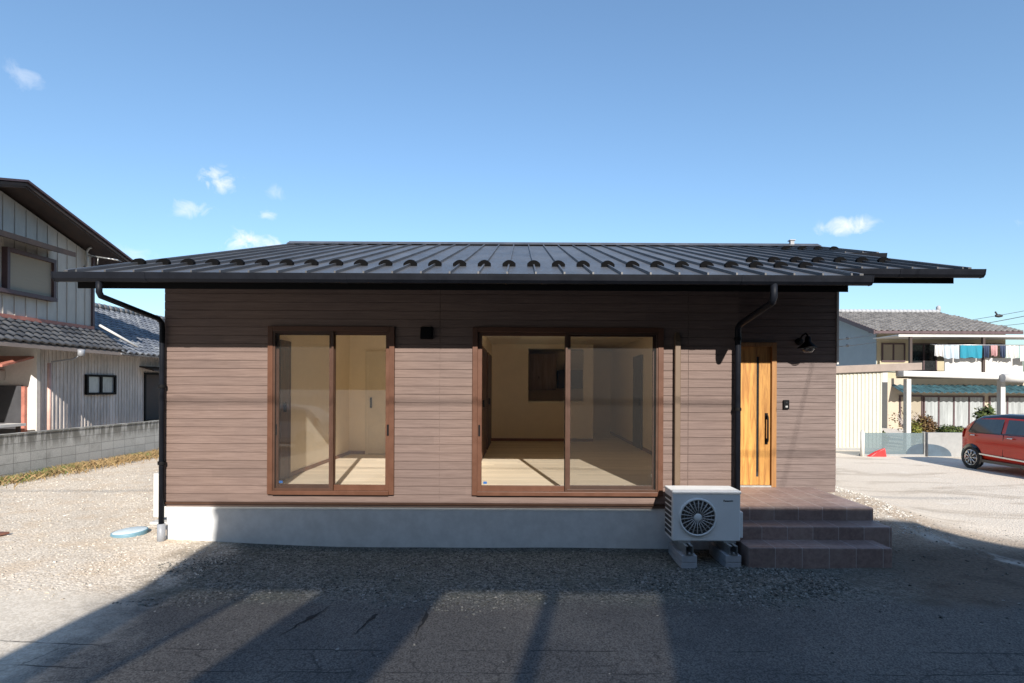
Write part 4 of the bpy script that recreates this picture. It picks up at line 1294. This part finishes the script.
# ================================================================== RIGHT: NEIGHBOUR HOUSE
RH = thing('neighbour_house', 'two storey house with grey tile roof and laundry balcony on the right', 'house', (22, 25, 0))
DY = 23.0                                          # front wall
q = MB(); q.box(19.1, 26.0, DY, DY + 8, 2.6, 5.06); q.build('upper_wall', M['rh_yellow'], RH)
q = MB(); q.hull8([(19.06, DY - .002, -.2), (19.06, DY + 8, -.2), (19.06, DY + 8, 5.0), (19.06, DY + 4, 6.5), (19.06, DY - .002, 5.0)], [(19.098, DY - .002, -.2), (19.098, DY + 8, -.2), (19.098, DY + 8, 5.0), (19.098, DY + 4, 6.5), (19.098, DY - .002, 5.0)])
q.build('side_wall', M['rh_blue'], RH)
q = MB(); q.box(19.1, 34.0, DY - .9, DY + 7.9, -.3, 2.6); q.build('lower_wall', M['rh_beige'], RH)
# tiled roof, gable to the west and hipped to the east
q = MB()
EY, EZ, RYy, RZz = DY - .6, 5.12, DY + 3.9, 6.68
lenv = math.hypot(RYy - EY, RZz - EZ)
tile_roof(q, (18.6, RYy, RZz), (1, 0, 0), (0, EY - RYy, EZ - RZz), 8.0, lenv, pitch=.30, rowh=.27, amp=.06, step=.05, trim=lambda t: (0, (6.7 + 1.1 * t) / 8.0))
q.hull8([(25.3, RYy, RZz - .05), (26.45, EY + .1, EZ - .03), (26.45, RYy + 4.4, EZ - .03)], [(25.3, RYy, RZz + .02), (26.45, EY + .1, EZ + .04), (26.45, RYy + 4.4, EZ + .04)])
q.hull8([(18.6, RYy, RZz - .05), (25.3, RYy, RZz - .05), (26.45, RYy + 4.4, EZ - .05), (18.6, RYy + 4.4, EZ - .05)], [(18.6, RYy, RZz + .02), (25.3, RYy, RZz + .02), (26.45, RYy + 4.4, EZ + .02), (18.6, RYy + 4.4, EZ + .02)])
ro = q.build('roof', M['kawara_pale'], RH)
q = MB()
for k in range(27): q.lathe([(0, 0), (.12, .01), (.14, .12), (.11, .25), (0, .26)], (18.6 + k * .25, RYy, RZz + .06), 'x', 10)
q.lathe([(0, 0), (.12, .02), (.12, .3), (0, .42)], (25.3, RYy, RZz + .05), 'z', 8)
q.build('ridge_tiles', M['plastblock'], ro)
q = MB(); q.hull8([(18.56, EY, EZ - .2), (18.56, RYy, RZz - .2), (18.62, RYy, RZz - .2), (18.62, EY, EZ - .2)], [(18.56, EY, EZ + .03), (18.56, RYy, RZz + .03), (18.62, RYy, RZz + .03), (18.62, EY, EZ + .03)]); q.build('barge_board', M['nb_trim'], ro)
q = MB(); q.box(18.62, 26.4, EY - .02, EY + .08, EZ - .16, EZ - .02); q.box(18.62, 26.4, EY + .08, DY, EZ - .09, EZ - .06); q.build('eave_board', M['nb_trim'], ro)


def far_window(x0, x1, z0, z1, y, n, glass, frame=M['nb_trim']):
    q = MB(); t = .07
    q.box(x0, x0 + t, y - .06, y, z0, z1); q.box(x1 - t, x1, y - .06, y, z0, z1); q.box(x0 + t, x1 - t, y - .062, y, z1 - t, z1); q.box(x0 + t, x1 - t, y - .062, y, z0, z0 + t)
    for k in range(1, n):
        x = x0 + (x1 - x0) * k / n; q.box(x - .04, x + .04, y - .05, y, z0 + t, z1 - t)
    w = q.build('window', frame, RH)
    q = MB(); q.box(x0 + t, x1 - t, y - .025, y + .02, z0 + t, z1 - t); q.build('pane', glass, w)
    return w


far_window(19.35, 20.6, 3.5, 4.5, DY, 2, M['blind'])
far_window(20.9, 22.3, 3.0, 4.5, DY, 2, M['darkglass'])
far_window(22.9, 24.3, 3.0, 4.5, DY, 2, M['darkglass'])
far_window(24.7, 25.9, 3.2, 4.5, DY, 1, M['blind'])
FY = DY - .9
far_window(19.7, 20.9, .1, 1.72, FY, 1, M['blind'])
far_window(20.95, 24.1, -.05, 1.70, FY, 4, M['paleglass'])
far_window(24.35, 27.2, -.05, 1.70, FY, 3, M['paleglass'])
q = MB(); q.box(27.6, 28.2, FY - .05, FY, -.2, 1.7); q.build('doorway', M['blackmetal'], RH)
# balcony
BY = DY - 1.9
q = MB(); q.box(20.3, 26.3, BY, DY, 2.82, 2.94); q.box(20.3, 25.9, BY - .03, BY, 2.8, 2.94)
bal = q.build('balcony', M['white'], RH)
q = MB(); q.box(21.3, 25.2, BY - .02, BY + .03, 2.94, 3.62); q.build('balcony_panel', M['white'], bal)
q = MB()
for k in range(20): q.box(25.3 + k * .16, 25.33 + k * .16, BY, BY + .04, 2.75, 3.62)
q.box(25.25, 28.5, BY - .01, BY + .05, 3.62, 3.67); q.box(25.9, 28.5, BY - .01, BY + .05, 2.72, 2.77)
q.build('balcony_railing', M['nb_eave'], bal)
q = MB(); q.box(18.9, 29.0, BY - .1, DY, 4.72, 4.77); q.box(18.9, 29.0, BY - .13, BY - .05, 4.66, 4.77); q.build('balcony_roof', M['white'], bal)
for x in (19.55, 23.2): 
    q = MB(); q.box(x - .06, x + .06, BY - .1, BY + .02, 2.7, 4.66); q.build('balcony_post', M['nb_eave'], bal)
q = MB()
for k in range(46):                                # corrugated lean-to roof
    x = 19.3 + k * .3
    q.hull8([(x, FY - .9, 1.86), (x + .15, FY - .9, 1.92), (x + .15, FY, 2.3), (x, FY, 2.24)], [(x, FY - .9, 1.84), (x + .15, FY - .9, 1.90), (x + .15, FY, 2.28), (x, FY, 2.22)])
    q.hull8([(x + .15, FY - .9, 1.92), (x + .3, FY - .9, 1.86), (x + .3, FY, 2.24), (x + .15, FY, 2.3)], [(x + .15, FY - .9, 1.90), (x + .3, FY - .9, 1.84), (x + .3, FY, 2.22), (x + .15, FY, 2.28)])
q.build('lean_to_roof', M['teal'], RH)

# laundry on the balcony
q = MB(); q.tube([(20.5, BY - .35, 4.24), (25.6, BY - .35, 4.24)], .025, 8)
for x in (20.6, 25.5): q.tube([(x, BY - .35, 4.24), (x, BY + .02, 4.3)], .02, 6)
tag(q.build('laundry_pole', M['galv']), 'metal laundry pole across the balcony of the house on the right', 'pole')
wash = [(20.55, .42, .85, 'white', 'narrow white shirt, leftmost of the laundry'), (21.0, .75, 1.0, 'clothpale', 'pale blue towel left of the teal cloth'), (21.8, 1.1, .95, 'clothteal', 'teal cloth hanging on the balcony laundry pole'),
        (22.95, .3, .9, 'clothnavy', 'navy trousers right of the teal cloth'), (23.3, .35, .8, 'clothpink', 'dull pink shirt on the laundry pole'), (23.75, .3, .9, 'clothnavy', 'navy cloth right of the pink shirt'),
        (24.05, .62, .95, 'white', 'white sheet right of the navy cloth'), (24.75, 1.1, 1.2, 'white', 'wide white sheet at the right end of the laundry')]
for (x, w, h, m, lb) in wash:
    q = MB(); n = 10
    top, bot = [], []
    for k in range(n + 1):
        dx = math.sin(k * 1.7 + x) * .03
        top.append((x + w * k / n, BY - .35 + dx * .4, 4.25)); bot.append((x + w * k / n, BY - .36 + dx * 1.6, 4.25 - h * .68 + .03 * math.sin(k + x)))
    for k in range(n):
        q.hull8([top[k], top[k + 1], bot[k + 1], bot[k]], [(p[0], p[1] - .012, p[2]) for p in (top[k], top[k + 1], bot[k + 1], bot[k])])
    tag(q.build('laundry', M[m], loc=(x, BY - .35, 4)), lb + (' of the balcony' if len(lb.split()) < 5 else ''), 'laundry', 'laundry on the balcony')

# ================================================================== SHED, CARPORT, LOW WALL
SH = thing('shed', 'cream corrugated shed with flat brown roof right of the house', 'shed', (11.2, 12, 0))
SYf = 11.5
q = MB(); q.box(8.0, 11.95, SYf, SYf + 4, .05, 2.62)
x = 8.02
while x < 11.95:
    q.box(x, x + .05, SYf - .02, SYf, .1, 2.6); x += .125
q.build('wall', M['creamcorr'], SH)
q = MB(); q.box(7.95, 11.98, SYf - .04, SYf + 4, -.2, .07); q.build('footing', M['panelgrey'], SH)
q = MB(); q.box(11.95, 12.12, SYf - .03, SYf + .12, 2.25, 2.6); q.build('roof_bracket', M['white'], SH)
q = MB(); q.hull8([(7.8, SYf - .12, 2.42), (13.2, SYf - .12, 2.66), (13.2, SYf + 4.2, 2.66), (7.8, SYf + 4.2, 2.42)], [(7.8, SYf - .12, 2.66), (13.2, SYf - .12, 2.90), (13.2, SYf + 4.2, 2.90), (7.8, SYf + 4.2, 2.66)])
q.build('roof', M['fascia'], SH, bevel=.01)

CP = thing('carport', 'white carport with two posts and a long beam in front of the neighbour house', 'carport', (14.4, 11.5, 0))
for i, x in enumerate((12.68, 15.75)):
    q = MB(); q.box(x - .075, x + .075, 11.25, 11.42, -.1, 2.36); q.build('post', M['white'], CP, bevel=.01)
q = MB(); q.hull8([(12.4, 11.1, 2.44), (16.35, 11.1, 2.34), (16.35, 11.5, 2.34), (12.4, 11.5, 2.44)], [(12.4, 11.1, 2.62), (16.35, 11.1, 2.56), (16.35, 11.5, 2.56), (12.4, 11.5, 2.62)]); q.build('beam', M['white'], CP, bevel=.02)
q = MB(); q.tube([(15.5, 11.0, 2.4), (16.45, 11.0, 2.38)], .13, 16); q.build('end_roll', M['white'], CP)
q = MB(); q.hull8([(12.5, 11.5, 2.56), (16.3, 11.5, 2.5), (16.3, 15.5, 2.7), (12.5, 15.5, 2.76)], [(12.5, 11.5, 2.58), (16.3, 11.5, 2.52), (16.3, 15.5, 2.72), (12.5, 15.5, 2.78)]); q.build('roof_sheet', M['poly'], CP)

FP = thing('panel_fence', 'pale blue translucent panel fence beside the cream shed', 'fence', (11.5, 9.9, 0))
q = MB(); q.box(10.35, 12.18, 9.9, 9.93, .06, .70); q.build('panel', M['poly'], FP)
q = MB(); q.box(10.3, 12.2, 9.85, 10.0, -.1, .06); q.build('kerb', M['panelgrey'], FP)
for x in (12.19,):
    q = MB(); q.box(x - .02, x + .02, 9.86, 9.96, .0, .74); q.build('post', M['galv'], FP)
pp = MB(); pp.tube([(10.28, 9.8, -.05), (10.28, 9.8, .72)], .055, 12); pp.lathe([(.055, .72), (.04, .77), (0, .79)], (10.28, 9.8, 0), 'z', 12)
tag(pp.build('bollard', M['nb_plaster']), 'short pale post at the corner of the panel fence', 'post')
LW = thing('low_wall', 'low pale rendered wall with a dark blue arch, left of the red car', 'wall', (13.4, 9.8, 0))
q = MB(); q.box(12.23, 17.5, 9.78, 9.93, -.1, .72); q.build('wall_panel', M['panelgrey'], LW)
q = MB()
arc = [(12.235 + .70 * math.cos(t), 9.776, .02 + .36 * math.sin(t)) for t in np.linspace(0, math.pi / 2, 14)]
q.prism([(12.235, 9.776, .02)] + arc, (0, -.004, 0)); q.build('dark_arch', M['bluearch'], LW)  # flat slate-blue quarter disc on the wall face
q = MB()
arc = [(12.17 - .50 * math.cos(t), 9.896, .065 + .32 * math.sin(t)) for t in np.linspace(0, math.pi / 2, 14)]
q.prism([(12.17, 9.896, .065)] + arc, (0, -.004, 0)); q.build('dark_arch', M['bluearch'], FP)  # matching quarter disc on the fence panel
q = MB()
q.hull8([(10.45, 9.7, .0), (10.95, 9.7, .0), (11.0, 9.84, .0), (10.4, 9.84, .0)], [(10.7, 9.72, .16), (10.9, 9.7, .26), (10.93, 9.8, .26), (10.65, 9.8, .16)])
tag(q.build('tarp', M['redtarp'], bevel=.02), 'folded red plastic sheet at the foot of the panel fence', 'plastic sheet')


# plants behind the low wall
def shrub(name, label, c, rad, n, mat, leafsize, stems=5, stemmat=None, shell=.35, group='shrubs behind the low wall'):
    t = thing(name, label, 'shrub', c, 0, group)
    V, Fc, rv = [], [], []
    for i in range(n):
        d = Vector((random.gauss(0, 1), random.gauss(0, 1), random.gauss(0, 1))).normalized()
        lump = 1 + .22 * math.sin(d.x * 5 + c[0] * 3) * math.cos(d.z * 6 + c[1]) + .1 * math.sin(d.y * 11)
        r = (shell + (1 - shell) * random.random() ** .5) * lump
        p = Vector((d.x * rad[0] * r, d.y * rad[1] * r, rad[2] * (1.1 + d.z * r)))
        a = Vector((random.gauss(0, 1), random.gauss(0, 1), random.gauss(0, .6))).normalized(); b = a.cross(d + Vector((.01, .02, .3))).normalized()
        s = leafsize * random.uniform(.5, 1.3); k = len(V)
        V += [p - a * s, p + b * s * .45, p + a * s, p - b * s * .45]; Fc.append((k, k + 1, k + 2, k + 3)); rv += [random.random()] * 4
    me = bpy.data.meshes.new('foliage'); me.from_pydata([tuple(v) for v in V], [], Fc)
    at = me.attributes.new('rnd', 'FLOAT', 'POINT'); at.data.foreach_set('value', np.array(rv, np.float32)); me.materials.append(mat)
    o = bpy.data.objects.new('foliage', me); COL.objects.link(o); o.parent = t
    q = MB()
    for k in range(stems):
        a = 6.283 * k / stems; e = Vector((math.cos(a) * rad[0] * .6, math.sin(a) * rad[1] * .6, rad[2] * random.uniform(1.2, 1.8)))
        q.tube([(0, 0, -.2), tuple(e * .5 + Vector((0, 0, .05))), tuple(e)], [.03, .02, .008], 6)
    q.build('stem', stemmat or M['bark'], t, local=True)
    return t


shrub('shrub', 'round clipped russet green shrub between the carport posts', (14.2, 12.6, .3), (.34, .34, .40), 1500, M['leafred'], .05)
shrub('shrub', 'yellow green bush beside the left carport post', (13.3, 11.9, .2), (.26, .26, .36), 800, M['leafy'], .05)
shrub('shrub', 'bare pale stemmed shrub in front of the neighbour windows', (16.3, 16.5, .1), (.8, .5, .55), 260, M['leafred'], .05, 12, M['palestem'])
shrub('shrub', 'low dark hedge behind the low wall left of the car', (15.9, 13.6, .25), (.6, .4, .22), 1500, M['leaf'], .055)
shrub('shrub', 'leafy green shrub behind the right carport post', (16.55, 12.9, .75), (.32, .3, .34), 600, M['leaf'], .07)
shrub('shrub', 'dark low bush at the foot of the cream shed', (12.35, 12.2, .0), (.28, .3, .28), 500, M['leaf'], .05)
shrub('shrub', 'slender pale shrub beside the shed corner', (13.2, 15.2, .2), (.3, .3, .65), 200, M['palestem'], .06, 9, M['palestem'])

# ================================================================== RED CAR
CX, CYr = 12.30, 7.78
K = thing('car', 'small red hatchback with a black roof parked on the concrete', 'car', (CX, CYr, .004), R(-90))
stn = [(.0, .42, .80), (.04, .30, .95), (.12, .24, 1.05), (.25, .22, 1.22), (.42, .2, 1.38), (.62, .2, 1.49), (1.2, .2, 1.56), (1.8, .2, 1.55), (2.2, .2, 1.46), (2.6, .2, 1.14), (2.8, .2, 1.0), (3.1, .2, .95), (3.3, .24, .85), (3.38, .32, .7)]


def halfw(z): return .745 - .0 * z if z < .88 else .745 - (z - .88) * .22


q = MB()
rings = []
fr = [0, .06, .18, .4, .6, .78, .92, .985]
for (s, zb, zt) in stn:
    e = min(s, 3.38 - s); tp = 1 - .16 * max(0, 1 - e / .3) ** 2
    ring = [(s, -.55, zb)]
    for f in fr[1:]:
        z = zb + (zt - zb) * f
        w = halfw(z) * tp * (.93 if f < .1 else 1)
        if f > .95: w -= .05
        ring.append((s, -w, z))
    ring.append((s, -halfw(zt) * .6, zt + .012)); ring.append((s, 0, zt + .025))
    full = ring + [(p[0], -p[1], p[2]) for p in ring[-2::-1]]
    rings.append([q.bm.verts.new(p) for p in full])
for i in range(len(rings) - 1):
    n = len(rings[i])
    for k in range(n):
        j = (k + 1) % n
        f = q.bm.faces.new((rings[i][k], rings[i][j], rings[i + 1][j], rings[i + 1][k])); f.smooth = True
        zc = sum(v.co.z for v in f.verts) / 4
        f.material_index = 1 if (zc > 1.37 and 5 <= i + 1 <= 10) else 0
q.bm.faces.new(rings[0]); q.bm.faces.new(rings[-1][::-1])
body = q.build('body', [M['carred'], M['carblack']], K, local=True)


def side_patch(name, poly, mat, thick=.012, sides=(-1, 1), parent=K):
    for sgn in sides:
        q = MB()
        q.hull8([(s, sgn * (halfw(z) - .02), z) for s, z in poly], [(s, sgn * (halfw(z) + thick), z) for s, z in poly])
        o = q.build(name, mat, parent, local=True)
    return o


side_patch('side_window', [(.36, .96), (.40, 1.06), (.50, 1.32), (.56, 1.37), (1.32, 1.40), (1.32, .97)], M['carwin'])
side_patch('front_window', [(1.44, .98), (1.44, 1.40), (1.95, 1.39), (2.45, 1.0)], M['carwin'])
side_patch('quarter_pillar', [(.335, .955), (.375, 1.06), (.475, 1.32), (.51, 1.34), (.405, 1.06), (.365, .955)], M['carblack'], .016)
side_patch('window_trim', [(.38, .925), (.38, .955), (2.45, .985), (2.45, .955)], M['carblack'], .014)
side_patch('door_seam', [(1.375, .35), (1.375, .95), (1.385, .95), (1.385, .35)], M['carblack'], .006)
side_patch('sill_strip', [(.66, .385), (.66, .42), (2.35, .37), (2.35, .335)], M['chrome'], .014)
side_patch('sill_skirt', [(.62, .2), (.62, .27), (2.4, .27), (2.4, .2)], M['carblack'], .004)
for sgn in (-1, 1):
    for hx in (.42, 1.5):
        q = MB(); q.tube([(hx, sgn * .765, .855), (hx + .08, sgn * .782, .862), (hx + .17, sgn * .765, .858)], .017, 8); q.build('door_handle', M['chrome'], K, local=True)
    q = MB(); q.hull8([(.02, sgn * .60, .78), (.16, sgn * .735, .78), (.2, sgn * .725, 1.06), (.1, sgn * .62, 1.06)], [(.0, sgn * .61, .79), (.15, sgn * .75, .79), (.19, sgn * .735, 1.05), (.085, sgn * .63, 1.05)]); q.build('tail_light', M['taillight'], K, local=True)
for sgn in (-1, 1):
    for wx in (.46, 2.92):
        q = MB(); q.lathe([(0, sgn * .005), (.325, sgn * .005), (.33, 0)], (wx, sgn * .752, .30), 'y', 32); wh = q.build('wheel', M['carblack'], K, local=True)
        q = MB(); q.lathe([(.19, sgn * -.10), (.27, sgn * -.10), (.283, sgn * -.05), (.283, sgn * .0), (.27, sgn * .03), (.2, sgn * .034), (.19, .0)], (wx, sgn * .735, .283), 'y', 36); q.build('tyre', M['tyre'], wh, local=True)
        q = MB(); q.lathe([(.192, sgn * .0), (.2, sgn * .034), (.185, sgn * .03), (.175, sgn * .012), (.04, sgn * .012), (.035, sgn * .03), (0, sgn * .032)], (wx, sgn * .74, .283), 'y', 36)
        for k in range(9):
            t = 2 * math.pi * k / 9
            q.tube([(wx + .03 * math.cos(t), sgn * .772, .283 + .03 * math.sin(t)), (wx + .185 * math.cos(t), sgn * .77, .283 + .185 * math.sin(t))], [.012, .02], 6)
        q.build('rim', M['chrome'], wh, local=True)

for o_ in K.children_recursive:
    for v in o_.data.vertices:
        if v.co.z > .85: v.co.z = .85 + (v.co.z - .85) * .80

# ================================================================== CABLES
def cable(name, pts, r, label, sag=.3, group=None, cat='cable'):
    q = MB()
    for (a, b) in zip(pts[:-1], pts[1:]):
        a, b = Vector(a), Vector(b); n = 20
        q.tube([a.lerp(b, k / n) - Vector((0, 0, sag * 4 * (k / n) * (1 - k / n))) for k in range(n + 1)], r, 6)
    return tag(q.build(name, M['wire']), label, cat, group)


def P3(px, py, d): return ((px - 520) * d / F, d - 7, 2 + (388 - py) * d / F)


cable('utility_cable', [P3(930, 324, 40), P3(1080, 297, 40)], .018, 'topmost thin cable crossing the sky at the right edge', .1, 'overhead cables at the right')
cable('utility_cable', [P3(950, 327, 38), P3(1080, 301, 38)], .024, 'thick middle cable with a clamp in the sky at the right edge', .1, 'overhead cables at the right')
cable('utility_cable', [P3(985, 325, 42), P3(1080, 312, 42)], .018, 'lowest of the overhead cables at the right edge', .1, 'overhead cables at the right')
c = P3(998.5, 313.5, 38)
q = MB(); q.lathe([(0, -.3), (.09, -.2), (.12, 0), (.08, .2), (0, .3)], c, 'x', 10); q.tube([(c[0] - .1, c[1], c[2] + .05), (c[0] - .25, c[1], c[2] + .28)], .05, 6)
tag(q.build('cable_clamp', M['wire']), 'black clamp on the middle overhead cable', 'clamp')
for i, (y0, y1) in enumerate(((331.5, 335), (343, 341))):
    a, b = P3(838, [338, 345][i], 12), P3(878, [332, 340][i], 28.5)
    cable('service_cable', [a, b], .012, ['upper', 'lower'][i] + ' black service cable running to the house on the right', .02, 'service cables from the house corner')
    e = Vector(a).lerp(Vector(b), .10); d = (Vector(b) - Vector(a)).normalized()
    q = MB(); q.tube([e, e + d * .16, e + d * .5, e + d * .62], [.012, .034, .034, .012], 8)
    tag(q.build('cable_anchor', M['wire']), ['upper', 'lower'][i] + ' black anchor sleeve on the service cable near the house corner', 'anchor', 'anchors on the service cables')

# ================================================================== ACROSS THE LANE (behind the camera: added wall that shapes the light, mirrored car, cables)
OH = thing('gobo_wall', 'unseen tall dark wall added behind the camera, its four slanting filters throwing light patches on the lane', 'wall', (4, -10.4, 0))
HY, HZ = -10.4, .5 + .548 * 10.4
hx0, hx1 = -3.775 + .1786 * 10.4, 5.28 + .1786 * 11.18
ZB, ZT = 3.2, 4.93
gobo_slots = [(-3.01, -2.36, .14), (-2.30, -1.66, .38), (-.46, .53, .40), (.66, 1.64, .24)]  # slots shaped to throw the windows' reflected sun patches onto the lane


def lean(x, z): return x + .228 + (z - ZB) / (4.95 - ZB) * 1.141


def left(z): return hx0 - .12 * (HZ - z)


q = MB()


def panel(poly): q.hull8([(x, HY, z) for x, z in poly], [(x, HY - .12, z) for x, z in poly])


panel([(left(0), 0), (hx1 + 6.4, 0), (hx1 + 6.4, ZB), (left(ZB), ZB)])
panel([(left(ZT), ZT), (hx1 + 6.4 - 2 * (ZT - HZ + 3.2), ZT), (hx1, HZ), (hx0, HZ)])
edges = [v for p in gobo_slots for v in p[:2]]
panel([(left(ZB), ZB), (lean(edges[0], ZB), ZB), (lean(edges[0], ZT), ZT), (left(ZT), ZT)])
for a_, b_ in zip(edges[1:-1:2], edges[2::2]): panel([(lean(a_, ZB), ZB), (lean(b_, ZB), ZB), (lean(b_, ZT), ZT), (lean(a_, ZT), ZT)])
panel([(lean(edges[-1], ZB), ZB), (hx1 + 6.4, ZB), (hx1 + 6.4 - 2 * (ZT - HZ + 3.2), ZT), (lean(edges[-1], ZT), ZT)])
q.build('wall', M['gobo_dark'], OH)  # added wall around the slots
for (a_, b_, tr_) in gobo_slots:
    t = NT('gobo_filter'); t.n.remove(t.b)
    tb_ = t.n.new('ShaderNodeBsdfTransparent'); tb_.inputs[0].default_value = (tr_, tr_ * .96, tr_ * .9, 1); t.l.new(tb_.outputs[0], t.out.inputs[0])
    q = MB(); q.face([(lean(a_, ZB), HY - .06, ZB), (lean(b_, ZB), HY - .06, ZB), (lean(b_, ZT), HY - .06, ZT), (lean(a_, ZT), HY - .06, ZT)])
    q.build('pane', t.m, OH)  # added filter that dims the sun for one light patch
q = MB(); q.box(hx0 - .05, hx1 + .05, HY - .2, HY + .06, HZ, HZ + .002); q.build('gobo_cap', M['kawara'], OH)

# a white hatchback parked over the lane, mirrored in the window glass
WC = copy_tree(K)
WC.location = (-6.3, -11.3, 0); WC.rotation_euler = (0, 0, R(180))
tag(WC, 'white hatchback parked across the lane behind the camera', 'car')
for o_ in WC.children_recursive:
    if o_.type == 'MESH' and o_.data.materials[0].name.startswith('bright_alloy'):
        o_.data = o_.data.copy(); o_.data.materials.clear(); o_.data.materials.append(M['plastblock'])
for o_ in list(WC.children):
    if o_.name.startswith('body'):
        o_.data = o_.data.copy(); o_.data.materials.clear(); o_.data.materials.append(M['van']); o_.data.materials.append(M['van'])

# two cables over the lane whose soft shadows cross the front wall
def up(x, y, z, dy):
    return (x + .1786 * dy, y - dy, z + .548 * dy)


cable('lane_cable', [up(-9, 0, 1.82, 9.5), up(9, 0, 1.84, 9.5)], .014, 'thick overhead cable along the lane behind the camera', .02, 'overhead cables along the lane')
cable('lane_cable', [up(4.45, 1.4, 2.6, 7.0), up(3.9, 1.4, .3, 11.0)], .007, 'thin service cable slanting over the lane behind the camera', .02, 'overhead cables along the lane')
